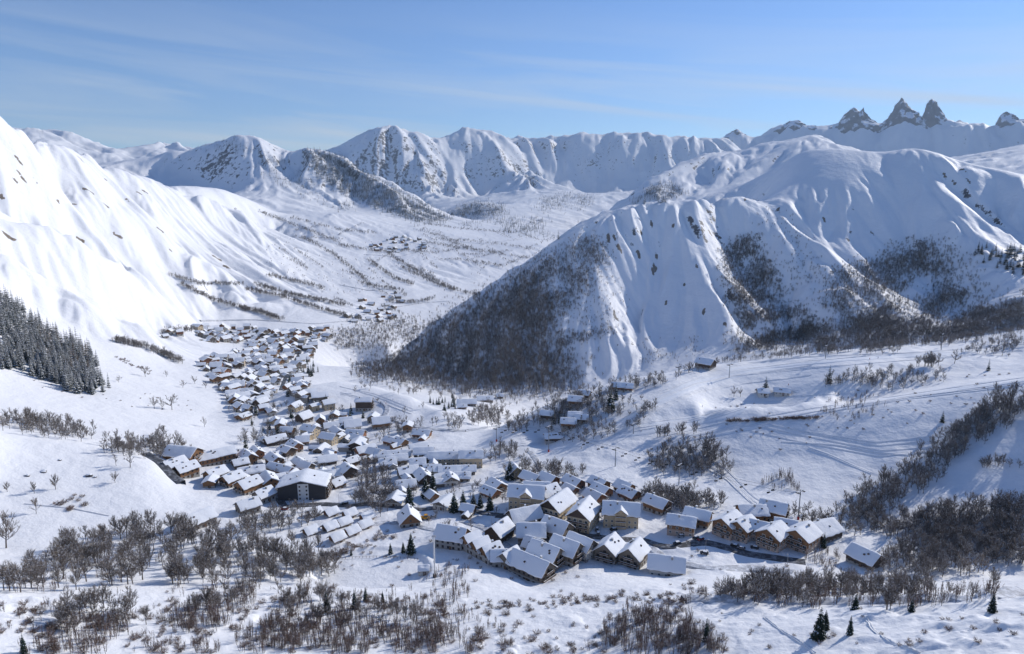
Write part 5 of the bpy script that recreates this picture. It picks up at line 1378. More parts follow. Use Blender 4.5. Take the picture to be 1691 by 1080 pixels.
# the dark block with the white stair strip
blk = house(504, 817, 18, 29, 9.2, 84, 'slate', 'black apartment block with a white stair strip and low snowy roof', pitch=15, name='apartment_block', cat='apartment block', snow=.8)
_bw = 3.3
g = Geo(); g.box(-_bw, _bw, -.16, 0, -4, 11.2); add_obj('stair_wall', g.mesh('stair_wall', [M_WHITEP]), blk, (-9.06, -1.0, 0), R(-90))
for k in range(4):
    for u in (-2.1, 2.1):
        wm, pm = window_mesh(.8, .9, M_FRAME); w = add_obj('window', wm, blk, (-9.24, -1.0 + u, 1.2 + 2.6 * k), R(-90)); add_obj('pane', pm, w)
for k in range(4):
    bm_, rm_ = balcony_mesh(15.0)
    b2 = add_obj('balcony', bm_, blk, (0, 14.56 * -1, .9 + 2.45 * k), 0); add_obj('railing', rm_, b2)
G6 = 'chalets on the left edge of the village'
for a in ((304, 764, 22, 14, 7.5, -30, 'wood', 'long chalet block at the far left end of the village', dict(balc=2)), (358, 764, 24, 11, 6.5, 24, 'wood', 'long chalet block with golden balconies right of the far left block', dict(balc=2)),
          (289, 779, 13, 10, 6, 40, 'wood', 'left half of the double chalet with dark balconies at the meadow edge', dict(balc=2)), (308, 786, 13, 10, 6, 40, 'wood', 'right half of the double chalet with dark balconies at the meadow edge', dict(balc=2)),
          (357, 792, 12, 10, 5, 44, 'wood', 'topmost chalet of the slanting row at the meadow edge', dict(balc=1)), (384, 800, 12, 10, 5, 44, 'wood', 'second chalet of the slanting row at the meadow edge', dict(balc=1)),
          (411, 811, 13, 11, 5.5, 42, 'wood', 'third and largest chalet of the slanting row at the meadow edge', dict(balc=1)), (436, 826, 10, 9.5, 4.6, 44, 'grey', 'fourth chalet of the slanting row with a stepped roof', {}),
          (410, 845, 11, 10, 4.6, 30, 'grey', 'chalet half hidden behind the bare trees at the lower end of the row', {}), (327, 868, 16, 11, 4.5, 40, 'grey', 'snow covered house alone inside the wood below the meadow', dict(chim=False))):
    house(*a[:8], G6, pitch=32, name='chalet', cat='chalet', **a[8])
G7 = 'houses of the village centre'
cent = ((445, 804, 14, 9, 6, -70, 'wood', 'tall narrow house left of the black apartment block'), (416, 787, 16, 10, 4.5, 10, 'grey', 'wide snowy roof behind the slanting chalet row'), (410, 764, 12, 9, 5.5, -62, 'wood', 'gabled house at the upper end of the village street'),
        (424, 757, 10, 9, 5.5, -66, 'red', 'house with a bright roof behind the street gable'), (454, 768, 13, 9, 5.5, -62, 'wood', 'long dormered house along the village street'), (474, 752, 10, 9, 5, -46, 'dark', 'dark gabled house above the village street'),
        (487, 745, 11, 9, 5.5, -58, 'red', 'orange timber house beside the dark gabled house'), (455, 734, 16, 9, 4.5, 30, 'dark', 'long dark barn-like house above the street'), (513, 722, 13, 10, 8, -36, 'creamall', 'tall cream house on the bank above the bend of the road'),
        (544, 732, 13, 10, 6, -32, 'creamall', 'second pale house at the bend of the road'), (472, 786, 12, 9, 5, -42, 'red', 'reddish house behind the black block'), (456, 781, 10, 8, 4.5, -42, 'wood', 'small brown house left of the reddish house'),
        (545, 790, 17, 8, 3.6, 0, 'grey', 'low wide roof right behind the black apartment block'), (575, 787, 10, 10, 5.5, -64, 'dark', 'dark balcony house beside the brown grove'), (557, 804, 8.5, 8, 3.2, 44, 'wood', 'tiny brown hut at the right corner of the black block'),
        (588, 724, 15, 10, 4.5, -20, 'red', 'red-brown barn house right of the road bend'), (581, 768, 9, 8, 4, 40, 'dark', 'dark small house at the top of the grove'), (494, 770, 8, 7, 4, -60, 'wood', 'small brown gable under the white field'),
        (506, 777, 9, 8, 3.5, -40, 'grey', 'low snowy house left of the white field'), (396, 757, 9, 8, 4, 10, 'dark', 'dark box-like house at the end of the golden chalet block'), (398, 772, 9, 8, 4, 20, 'dark', 'small dark house below the golden chalet block'),
        (778, 770, 16, 10, 8.5, 0, 'creamall', 'right cream apartment block with rows of small windows'), (735, 766, 22, 9, 6, 0, 'creamall', 'left long cream apartment block'), (649, 758, 26, 10, 4, 0, 'grey', 'longest snowy roof at the back of the central cluster'),
        (700, 757, 14, 10, 5.5, 0, 'dark', 'house with a dark balcony dormer at the back of the cluster'), (656, 766, 14, 9, 4.5, 8, 'grey', 'snowy roof house in front of the longest roof'), (690, 775, 10, 9, 5.5, 5, 'dark', 'square dark house in the middle of the cluster'),
        (674, 787, 13, 9, 4.5, 20, 'grey', 'house beside the brown grove in the cluster'), (714, 784, 11, 9, 4.6, 0, 'white', 'white house left of the low wide roofs'), (743, 784, 14, 9, 4.2, 0, 'grey', 'low house before the left cream block'),
        (768, 782, 14, 8, 3.4, 0, 'grey', 'low wide roof before the right cream block'), (700, 795, 13, 10, 4.2, -70, 'dark', 'steep roofed house above the dark garden spruces'), (744, 799, 9, 9, 4, -80, 'white', 'pale house with a small glazed porch'),
        (760, 793, 13, 8, 3.2, 0, 'grey', 'long low roof right of the pale porch house'), (670, 808, 12, 8, 3.4, 10, 'grey', 'low snow covered house behind the garden spruces'), (640, 772, 11, 9, 4.2, 10, 'grey', 'house at the left front of the central cluster'),
        (645, 734, 9, 8, 4, -40, 'red', 'left small house on the slope above the central cluster'), (662, 736, 10, 8, 4, -50, 'wood', 'right small house on the slope above the central cluster'), (697, 722, 14, 9, 4, -18, 'red', 'red timber chalet under the ski slope'))
for a in cent:
    k_ = int(a[0] * 7 + a[1]); house(*a[:8], G7, pitch=27 + k_ % 9, snow=.4 + .1 * (k_ % 5), annex=(0, 1, 0, -1, 2, 0, -2)[k_ % 7])
G8 = 'buildings on the valley floor and hillside'
for a in ((801, 664, 19, 11, 4.5, 4, 'grey', 'big farm building with a white roof on the valley floor'), (771, 669, 20, 11, 3.5, 0, 'grey', 'long low farm shed left of the big farm building'), (763, 675, 9, 6, 3, 5, 'red', 'small red shed at the valley farm'),
          (826, 657, 8, 7, 3, 0, 'grey', 'tiny hut right of the valley farm'), (951, 669, 11, 9, 5, -10, 'wood', 'upper house among the hillside trees'), (965, 656, 9, 8, 3.5, -20, 'dark', 'topmost small house among the hillside trees'),
          (904, 691, 10, 8, 4, -15, 'dark', 'dark house left among the hillside trees'), (950, 692, 10, 8, 3.5, -5, 'grey', 'middle house among the hillside trees'), (961, 696, 9, 8, 3.2, -10, 'grey', 'small house right of the middle hillside house'),
          (939, 705, 11, 9, 4.5, -5, 'wood', 'lowest brown house among the hillside trees'), (914, 727, 13, 8, 3.2, 8, 'dark', 'low lift station hut at the edge of the piste'), (1165, 606, 15, 12, 4.5, -34, 'dark', 'dark chalet restaurant on the crest of the piste hill'),
          (1028, 644, 17, 9, 3.6, -10, 'red', 'long reddish hut beside the tall pair of spruces'), (1259, 652, 8.5, 8, 3, 10, 'white', 'left white roofed hut on the upper piste'), (1291, 651, 12, 8, 3, -6, 'white', 'right wider white roofed hut on the upper piste')):
    house(*a[:8], G8, pitch=31, chim=False)
house(602, 676, 15, 11, 9.5, -6, 'dark', 'tall timber hotel with balcony rows on the snowy knoll', pitch=25, name='hotel', cat='hotel', balc=2)

# ------------------------------------------------------------------ the densely packed upper villages
STREETS = ([(505, 560), (492, 588), (474, 618), (462, 648), (470, 690), (500, 716), (540, 738), (572, 746)], [(330, 562), (400, 557), (480, 562), (540, 550)], [(462, 648), (420, 630), (380, 610), (345, 598)], [(440, 690), (424, 740), (430, 770)],
           [(430, 600), (462, 606), (500, 600)], [(600, 806), (660, 800), (720, 806), (780, 800), (830, 806)], [(560, 700), (530, 690), (470, 690)])
ROADP = np.concatenate([cast(np.interp(np.linspace(0, len(l) - 1, 60), range(len(l)), [p[0] for p in l]), np.interp(np.linspace(0, len(l) - 1, 60), range(len(l)), [p[1] for p in l])) for l in STREETS])
ROADP = ROADP[np.isfinite(ROADP[:, 0])]
def cluster(poly, n, mind, label, group, dims=(7, 15), stories=(2.8, 7.0)):
    xs = [p[0] for p in poly]; ys = [p[1] for p in poly]
    x = RNG.uniform(min(xs), max(xs), n * 60); y = RNG.uniform(min(ys), max(ys), n * 60); k = in_poly(x, y, poly)
    P = cast(x[k], y[k]); put = 0; far_list = []
    for p in P:
        if put >= n: break
        if not np.isfinite(p[0]) or any((p[0] - bx) ** 2 + (p[1] - by) ** 2 < (mind * RNG.uniform(.9, 1.35)) ** 2 for bx, by, *_ in HOUSES) or np.min(np.hypot(ROADP[:, 0] - p[0], ROADP[:, 1] - p[1])) < 8.5: continue
        l = random.uniform(*dims); w = random.uniform(.68, .9) * l; h = random.uniform(*stories)
        HOUSES.append((p[0], p[1], p[2], l, w, h, 0)); put += 1
        QUEUE.append((p[0], p[1], l, w, h, random.choice((38, 25, -40, -48, -65, 5, -12, 70, 85)) + random.uniform(-14, 14),
                      random.choice(('wood', 'grey', 'dark', 'white', 'stone', 'red', 'cream', 'grey', 'wood')), label, group, random.uniform(23, 40), random.random() < .5))
    return put
QUEUE = []
c1 = cluster([(330, 604), (345, 592), (400, 580), (470, 602), (515, 640), (560, 690), (585, 715), (540, 722), (480, 722), (440, 704), (402, 694), (372, 652)], 112, 12, 'snow roofed house in the packed upper village', 'houses of the upper village')
c8 = cluster([(455, 705), (540, 700), (600, 735), (640, 760), (600, 792), (520, 762), (470, 742)], 10, 15, '', 'houses of the slope between the villages')
c9 = cluster([(640, 765), (830, 795), (830, 850), (700, 852), (620, 830)], 10, 16, '', 'houses of the lower village gardens')
c10 = cluster([(375, 765), (500, 780), (480, 815), (400, 812), (330, 800)], 6, 14, '', 'houses of the street behind the meadow chalets')
c11 = cluster([(600, 690), (700, 715), (720, 745), (600, 755)], 4, 18, '', 'houses of the bank under the ski slope')
c2 = cluster([(412, 562), (440, 550), (500, 546), (520, 562), (512, 596), (482, 612), (420, 612)], 62, 13.5, 'small snow roofed house in the village part below the far meadow', 'houses below the far meadow')
c3 = cluster([(325, 542), (400, 540), (500, 552), (400, 567), (330, 564)], 55, 15, 'small snow roofed house in the hamlet on the far meadow', 'houses of the far meadow hamlet')
c4 = cluster([(500, 548), (540, 540), (545, 560), (515, 575)], 12, 15, 'house at the right end of the far meadow hamlet', 'houses at the far meadow end')
c5 = cluster([(570, 525), (600, 490), (650, 478), (665, 500), (650, 535), (590, 535)], 24, 16, 'tiny house in the valley hamlet beyond the villages', 'houses of the far valley hamlet', (9, 14))
c6 = cluster([(600, 414), (650, 390), (690, 394), (710, 410), (650, 418)], 30, 20, 'tiny distant house in the village high on the far valley side', 'houses of the high far village', (10, 16))
c7 = cluster([(262, 556), (285, 548), (300, 552), (285, 560)], 5, 14, 'small house in the tree ringed group left of the far meadow', 'houses left of the far meadow')
print('village houses', c1, c2, c3, c4, c5, c6, c7)

QUEUE.sort(key=lambda q: math.hypot(q[0], q[1]))
_room = 300 - sum(1 for o in COL.objects if o.parent is None and o.name.split('.')[0] == 'house')
_made = {}
for q in QUEUE[:_room]:
    k_ = int(q[0] * 7 + q[1] * 3); o = house(0, 0, *q[2:9], pitch=q[9], detail=1, chim=q[10], at=(q[0], q[1]), snow=.3 + .12 * (k_ % 5), annex=(0, 1, 0, 0, -1, 2, 0, -2)[k_ % 8])
    _made.setdefault(q[8], []).append((o, q))
_wallw = {'wood': 'brown timber', 'grey': 'grey timber', 'dark': 'dark timber', 'white': 'pale walled', 'stone': 'grey walled', 'red': 'reddish timber', 'cream': 'cream walled'}
for g, L_ in _made.items():
    for (o, q), (wx, wy) in zip(L_, spot_words([tuple(o.location) for o, _ in L_])):
        o['label'] = '%s %s house, %s, %s of the %s' % ('big' if q[2] > 11.4 else 'small' if q[2] < 9.4 else 'medium', _wallw[q[6]], wx, wy, g.replace('houses of the ', '').replace('houses below', 'quarter below').replace('houses left', 'group left').replace('houses right', 'group right'))
far_g = Geo()
for x, y, l, w, h, ya, st, lb, gr, pt, ch in QUEUE[_room:]:
    z = float(ground_z(np.array([x]), np.array([y]))[0]); tp = math.tan(R(pt)); M_ = Matrix.Translation((x, y, z)) @ Matrix.Rotation(R(ya), 4, 'Z'); BLOCK.append((x, y, l * .58))
    def P_(*c): return tuple(M_ @ Vector(c))
    a_, b_ = l / 2, w / 2; rz = h + b_ * tp; mi = random.choice((0, 0, 1, 2))
    for sx in (-1, 1):
        n = len(far_g.v); far_g.v += [P_(sx * a_, -b_, -3), P_(sx * a_, b_, -3), P_(sx * a_, b_, h), P_(sx * a_, 0, rz), P_(sx * a_, -b_, h)]; far_g.f.append((n, n + 1, n + 2, n + 3, n + 4)); far_g.m.append(mi)
        far_g.quad(P_(-a_, sx * b_, -3), P_(a_, sx * b_, -3), P_(a_, sx * b_, h), P_(-a_, sx * b_, h), mi)
        far_g.quad(P_(-a_ - 1, sx * (b_ + .9), h - .9 * tp + .1), P_(a_ + 1, sx * (b_ + .9), h - .9 * tp + .1), P_(a_ + 1, sx * (b_ + .9), h - .9 * tp + .75), P_(-a_ - 1, sx * (b_ + .9), h - .9 * tp + .75), 3)
        far_g.quad(P_(-a_ - 1, sx * (b_ + .9), h - .9 * tp + .75), P_(a_ + 1, sx * (b_ + .9), h - .9 * tp + .75), P_(a_ + 1, 0, rz + .75), P_(-a_ - 1, 0, rz + .75), 3)
        far_g.quad(P_(-a_ - 1, sx * (b_ + .9), h - .9 * tp + .1), P_(a_ + 1, sx * (b_ + .9), h - .9 * tp + .1), P_(a_ + 1, 0, rz + .1), P_(-a_ - 1, 0, rz + .1), 4)
    far_g.quad(P_(-.5, -b_ - .05, .2), P_(.5, -b_ - .05, .2), P_(.5, -b_ - .05, 1.6), P_(-.5, -b_ - .05, 1.6), 4)
if far_g.f:
    o = link(bpy.data.objects.new('distant_hamlets', far_g.mesh('distant_hamlets', [W_GREY, W_WOOD, W_WHITE, M_RSNOW, M_RAIL]))); o['kind'] = 'stuff'
# ------------------------------------------------------------------ roads, tracks and pistes laid on the ground
def drape(name, line, width, mat, lift=0.07, dish=0.0, step=2.5, rmin=150.0, kind='structure'):
    """ribbon over the surveyed line of picture points; dish hollows it between raised lips"""
    xs = np.array([p[0] for p in line], float); ys = np.array([p[1] for p in line], float)
    s = np.concatenate([[0], np.cumsum(np.hypot(np.diff(xs), np.diff(ys)))]); t = np.linspace(0, s[-1], max(8, int(s[-1] / 3)))
    P = cast(np.interp(t, s, xs), np.interp(t, s, ys), rmin); P = P[np.isfinite(P[:, 0])]
    keep = [0]                                        # drop jumps where the line passes behind a crest
    for i in range(1, len(P)):
        if np.hypot(*(P[i, :2] - P[keep[-1], :2])) < 60: keep.append(i)
    P = P[keep]
    for _ in range(6): P[1:-1, :2] = (P[:-2, :2] + 2 * P[1:-1, :2] + P[2:, :2]) / 4
    d = np.concatenate([[0], np.cumsum(np.hypot(*np.diff(P[:, :2], axis=0).T))]); n = max(4, int(d[-1] / step))
    u = np.linspace(0, d[-1], n); cx, cy = np.interp(u, d, P[:, 0]), np.interp(u, d, P[:, 1])
    tx, ty = np.gradient(cx), np.gradient(cy); l = np.hypot(tx, ty) + 1e-9; nx, ny = -ty / l, tx / l
    off = np.array([-.5, -.46, -.25, 0, .25, .46, .5]); up = np.array([-.25, 1, .35, 0, .35, 1, -.25])
    V_, n_o = [], len(off)
    gzm = None
    for o_, h_ in zip(off, up):
        x, y = cx + nx * o_ * width, cy + ny * o_ * width
        z = ground_z(x, y) + lift + dish * h_ - (0.25 if abs(o_) == .5 else 0)
        V_.append(np.stack([x, y, z], 1))
    if not dish:                                       # a road is level from side to side
        zz = np.max([v[:, 2] for v in V_[1:-1]], axis=0)
        zz = np.convolve(np.pad(zz, 3, 'edge'), np.ones(7) / 7, 'valid')
        for v in V_[1:-1]: v[:, 2] = np.maximum(zz, v[:, 2])
    v = np.stack(V_, 1).reshape(-1, 3); idx = np.arange(n * n_o).reshape(n, n_o)
    q = np.stack([idx[:-1, :-1], idx[1:, :-1], idx[1:, 1:], idx[:-1, 1:]], -1).reshape(-1, 4)[:, ::-1]
    o = link(bpy.data.objects.new(name, make_mesh(name, v, q, mat, smooth=True))); o['kind'] = kind
    return o
def road_mat(name, dark, light, cover):
    m, nt, b = new_mat(name); N, K = nt.nodes, nt.links
    tc = N.new('ShaderNodeTexCoord'); n = N.new('ShaderNodeTexNoise'); n.inputs['Scale'].default_value = .35; n.inputs['Detail'].default_value = 7; n.inputs['Roughness'].default_value = .7
    K.new(tc.outputs['Object'], n.inputs['Vector'])
    r = N.new('ShaderNodeValToRGB'); r.color_ramp.elements[0].position = cover; r.color_ramp.elements[1].position = cover + .2
    r.color_ramp.elements[0].color = (*dark, 1); r.color_ramp.elements[1].color = (*light, 1); K.new(n.outputs['Fac'], r.inputs['Fac']); K.new(r.outputs['Color'], b.inputs['Base Color'])
    b.inputs['Roughness'].default_value = .7
    return m
M_ROAD = road_mat('wet_asphalt', (.055, .056, .06), (.30, .31, .34), .47)
M_SLUSH = road_mat('packed_snow_road', (.36, .37, .40), (.78, .80, .84), .42)
M_PISTE = road_mat('groomed_snow', (.72, .75, .80), (.86, .88, .91), .35)
for ln, w in (([(470, 838), (500, 834), (540, 833), (575, 836), (610, 832), (640, 836)], 5.5), ([(552, 712), (566, 722), (576, 736), (580, 750), (574, 764)], 6), ([(640, 836), (690, 842), (740, 838), (790, 846), (830, 852)], 5),
              ([(1140, 898), (1165, 896), (1195, 903), (1230, 914), (1280, 922), (1330, 930)], 6.5), ([(240, 752), (262, 765), (285, 790), (300, 800)], 6), ([(820, 852), (850, 858), (960, 884), (1010, 890), (1060, 892)], 5.5),
              ([(430, 770), (440, 786), (448, 800), (455, 815), (470, 838)], 5), ([(1060, 892), (1100, 905), (1140, 898)], 5.5)):
    drape('road', ln, w, M_ROAD, .12)
for ln, w in (([(600, 716), (622, 700), (636, 686), (642, 672), (632, 664)], 6), ([(652, 628), (658, 618), (664, 610), (655, 602)], 8), ([(1130, 992), (1250, 994), (1400, 998), (1540, 992), (1691, 984)], 6), ([(760, 860), (800, 872), (840, 905)], 5), ([(940, 890), (985, 905), (980, 925)], 5),
              ([(1075, 905), (1100, 925), (1160, 938), (1240, 940), (1310, 945)], 6), ([(640, 690), (700, 708), (760, 712), (840, 704)], 7), ([(875, 745), (892, 770), (900, 790)], 5), ([(600, 870), (640, 862), (700, 872), (740, 880)], 4.5)):
    drape('track', ln, w, M_SLUSH, .10)
for ln in STREETS: drape('street', ln, 4.6, M_SLUSH if ln[0][1] > 570 else M_ROAD, .13)
for ln in ([(600, 520), (650, 508), (700, 500), (745, 497)], [(705, 403), (694, 415), (660, 424), (600, 420)], [(860, 395), (800, 402), (740, 400)], [(560, 470), (610, 480), (660, 476)], [(330, 530), (420, 528), (520, 535), (600, 528)]):
    drape('track', ln, 5, M_SLUSH, .35)
def ski_lines(line, n, spread, w=1.3):
    for _ in range(n):
        o = RNG.normal(0, spread); ph = RNG.uniform(0, 6); a = RNG.uniform(1, 5)
        drape('ski_track', [(p[0] + RNG.normal(0, 2), p[1] + o + a * math.sin(ph + i * 1.3)) for i, p in enumerate(line)], w, M_SNOW, .03, dish=.22, step=1.6)
ski_lines([(860, 732), (950, 722), (1050, 705), (1150, 690), (1230, 668)], 7, 9); ski_lines([(1070, 735), (1200, 708), (1350, 680), (1500, 655), (1690, 630)], 6, 4); ski_lines([(970, 720), (1040, 685), (1090, 660), (1150, 635), (1230, 618), (1340, 604)], 8, 8)
ski_lines([(1210, 615), (1330, 603), (1450, 595), (1560, 588), (1690, 575)], 6, 5); ski_lines([(1120, 745), (1200, 790), (1240, 830), (1300, 870)], 5, 8); ski_lines([(560, 640), (620, 655), (680, 680)], 5, 6); ski_lines([(1240, 700), (1330, 720), (1450, 740), (1540, 730)], 4, 8)
for ln, w, r0 in (([(900, 742), (1000, 718), (1100, 704), (1180, 690), (1240, 668)], 14, 150), ([(1060, 742), (1140, 722), (1300, 690), (1450, 662), (1600, 640), (1691, 628)], 9, 150), ([(950, 735), (1030, 690), (1090, 660), (1150, 632), (1220, 616), (1330, 602)], 12, 150), ([(1200, 612), (1330, 600), (1450, 590), (1560, 584), (1691, 572)], 10, 150)):
    drape('piste', ln, w, M_PISTE, .10, dish=.10)
for ln, w in (([(1262, 1020), (1290, 1042), (1330, 1066), (1345, 1079)], .9), ([(1430, 1018), (1440, 1040), (1470, 1060), (1520, 1079)], .9), ([(1300, 655), (1400, 650), (1500, 640)], 1.4), ([(1335, 740), (1370, 752), (1410, 770), (1440, 782)], 2.2), ([(1290, 730), (1380, 735), (1450, 748), (1500, 752)], 1.6), ([(180, 852), (120, 840), (40, 832)], .8)):
    drape('footpath', ln, w, M_SNOW, .04, dish=.28, step=1.2)

# ------------------------------------------------------------------ lifts
M_RED = wall_mat('red_padding', (.45, .04, .03)); M_YEL = wall_mat('yellow_machine', (.62, .30, .03)); M_RUB = wall_mat('black_rubber', (.02, .02, .02)); M_LAMP = wall_mat('lamp_housing', (.55, .56, .58), rough=.4)
def gpoint(x, y): return cast([x], [y])[0]
PYL = []
def pylon(x, y, hpx, label, style='T', pad=False):
    P = gpoint(x, y); d = math.dist(P, (0, 0, CAM_Z)); h = hpx * d / FPX / math.cos(math.asin((CAM_Z - P[2]) / d))
    e = bpy.data.objects.new('lift_pylon', None); e.location = P; tag(e, label, 'ski lift pylon', 'ski lift pylons'); link(e)
    g = Geo(); g.tube((0, 0, -1), (0, 0, h), .38, .26, 8); add_obj('mast', g.mesh('mast', [M_METAL]), e)
    g = Geo(); g.box(-2.6, 2.6, -.16, .16, h, h + .32); add_obj('crossarm', g.mesh('crossarm', [M_METAL]), e)
    for s in (-1, 1):
        g = Geo(); g.box(s * 2.45 - .14, s * 2.45 + .14, -1.5, 1.5, h - .42, h - .02); 
        for k in range(4): g.tube((s * 2.45 - .2, -1.2 + .8 * k, h - .45), (s * 2.45 + .2, -1.2 + .8 * k, h - .45), .22, .22, 8)
        add_obj('sheave_assembly', g.mesh('sheave_assembly', [M_RUB]), e)
    g = Geo(); g.box(-2.4, 2.4, -.14, .14, h + .322, h + .46); add_obj('snow_cap', g.mesh('snow_cap', [M_RSNOW]), e)
    if pad:
        g = Geo(); g.tube((0, 0, -.3), (0, 0, 1.8), .62, .62, 8); add_obj('padding', g.mesh('padding', [M_RED]), e)
    PYL.append((e, Vector(P), h)); return e, Vector(P), h
A = [pylon(820, 729, 22, 'slim lift pylon with a red foot pad on the piste above the cream blocks', pad=True), pylon(906, 746, 40, 'tall lift pylon with a red foot beside the lift station hut', pad=True), pylon(1016, 770, 28, 'lift pylon left of the square copse on the piste hill'),
     pylon(1121, 800, 30, 'lift pylon in front of the copse behind the brown hamlet'), pylon(1318, 858, 40, 'tall lift pylon with a red foot behind the brown apartment complex', pad=True)]
B2 = [pylon(1120, 622, 16, 'lift pylon left of the dark chalet restaurant'), pylon(1204, 624, 21, 'lift pylon on the piste right of the chalet restaurant'), pylon(1205, 596, 17, 'lift pylon on the crest right of the chalet restaurant'), pylon(1363, 592, 19, 'pale lift pylon on the middle of the crest'),
      pylon(1473, 645, 25, 'lift pylon on the shaded bank below the thicket'), pylon(1554, 578, 22, 'lift pylon near the tall trees of the upper piste'), pylon(1046, 716, 15, 'thin short lift pylon on the open piste')]
M_CABLE = wall_mat('steel_cable', (.06, .06, .065), rough=.5)
def cable(a, b, label, n=14, sag=.02, chairs=0):
    g = Geo(); pa, pb = a[1] + Vector((0, 0, a[2] - .2)), b[1] + Vector((0, 0, b[2] - .2)); d = (pb - pa).length
    ang = math.atan2(pb.y - pa.y, pb.x - pa.x)
    side = Vector((-math.sin(ang), math.cos(ang), 0)) * 2.45
    pts = {}
    for s in (-1, 1):
        pr = None
        for i in range(n + 1):
            t = i / n; p = pa.lerp(pb, t) - Vector((0, 0, 4 * sag * d * t * (1 - t))) + side * s
            if pr is not None: g.tube(pr, p, .055, .055, 4)
            pr = p; pts[s, i] = p
    o = link(bpy.data.objects.new('lift_cable', g.mesh('lift_cable', [M_CABLE]))); tag(o, label, 'cable', 'ski lift cables')
    return [pts[s, i] for s in (-1, 1) for i in range(2, n - 1, 3)]
for p_ in (*A, *B2):
    pass
for seq in (A,):
    for (e, P, h), (e2, P2, h2) in zip(seq[:-1], seq[1:]): pass
for i, (e, P, h) in enumerate(A):
    q = A[min(i + 1, len(A) - 1)][1] - A[max(i - 1, 0)][1]; e.rotation_euler = (0, 0, math.atan2(q.y, q.x) - R(90))
for i, (e, P, h) in enumerate(B2): e.rotation_euler = (0, 0, R(40))
names = ('cable pair from the red footed piste pylon to the pylon by the lift hut', 'cable pair from the lift hut pylon to the pylon left of the square copse', 'cable pair passing in front of the square copse', 'cable pair running down to the brown apartment complex')
hang = []
for i in range(4): hang += cable(A[i], A[i + 1], names[i])
cable(B2[1], B2[2], 'cable pair climbing over the crest by the chalet restaurant'); 
g = Geo(); g.tube((0, 0, 0), (0, 0, -2.2), .05, .05, 4); g.tube((0, 0, -2.2), (0, .5, -2.4), .05, .05, 4)
ch_h = g.mesh('hanger', [M_METAL])
g = Geo(); g.box(-1.1, 1.1, -.1, .45, -2.85, -2.75); ch_s = g.mesh('seat', [M_RUB]); g = Geo(); g.box(-1.1, 1.1, .45, .52, -2.8, -2.2); ch_b = g.mesh('backrest', [M_RUB])
for k, p in enumerate(hang):
    e = bpy.data.objects.new('lift_chair', None); e.location = p; e.rotation_euler = (0, 0, random.uniform(.2, .5))
    tag(e, 'empty two seat chair hanging from the ski lift cable', 'lift chair', 'chairs on the ski lift'); link(e)
    add_obj('hanger', ch_h, e); add_obj('seat', ch_s, e); add_obj('backrest', ch_b, e)
# ------------------------------------------------------------------ the pale lamp mast by the pond, street lamps
P = gpoint(718, 953); e = bpy.data.objects.new('lamp_mast', None); e.location = P; tag(e, 'tall white lamp mast with a floodlight head beside the pond', 'lamp mast'); link(e)
g = Geo(); g.tube((0, 0, -1), (0, 0, 21), .42, .3, 8); add_obj('mast', g.mesh('mast', [M_WHITEP]), e)
g = Geo(); g.box(-.9, .9, -.2, .2, 21, 21.35)
for s in (-.7, 0, .7): g.box(s - .28, s + .28, -.5, -.2, 20.5, 21.1)
add_obj('floodlight', g.mesh('floodlight', [M_LAMP]), e)
g = Geo(); g.box(-.8, .8, -.8, .8, -1, 1.4); add_obj('base_cabinet', g.mesh('base_cabinet', [M_RUB]), e)
house(700, 947, 5, 4, 2.4, 0, 'white', 'tiny snow covered pump hut at the foot of the lamp mast', chim=False, name='hut', cat='hut', flush=True, snow=.9)
def lamp(x, y, label):
    P = gpoint(x, y); e = bpy.data.objects.new('street_lamp', None); e.location = P; e.rotation_euler = (0, 0, random.uniform(0, 6)); tag(e, label, 'street lamp', 'street lamps'); link(e)
    g = Geo(); g.tube((0, 0, -.5), (0, 0, 6.5), .12, .07, 6); g.tube((0, 0, 6.5), (1.2, 0, 6.8), .06, .05, 5); add_obj('pole', g.mesh('pole', [M_METAL]), e)
    g = Geo(); g.box(.9, 1.7, -.16, .16, 6.7, 6.9); add_obj('lamp_head', g.mesh('lamp_head', [M_LAMP]), e)
for x, y, lb in ((514, 905, 'street lamp at the lower edge of the cabin field'), (640, 842, 'street lamp at the road junction below the grove'), (812, 868, 'street lamp by the road under the hotels'), (1165, 910, 'street lamp beside the asphalt car park'), (1300, 935, 'street lamp before the brown apartment complex'), (560, 832, 'street lamp in front of the black apartment block')):
    lamp(x, y, lb)
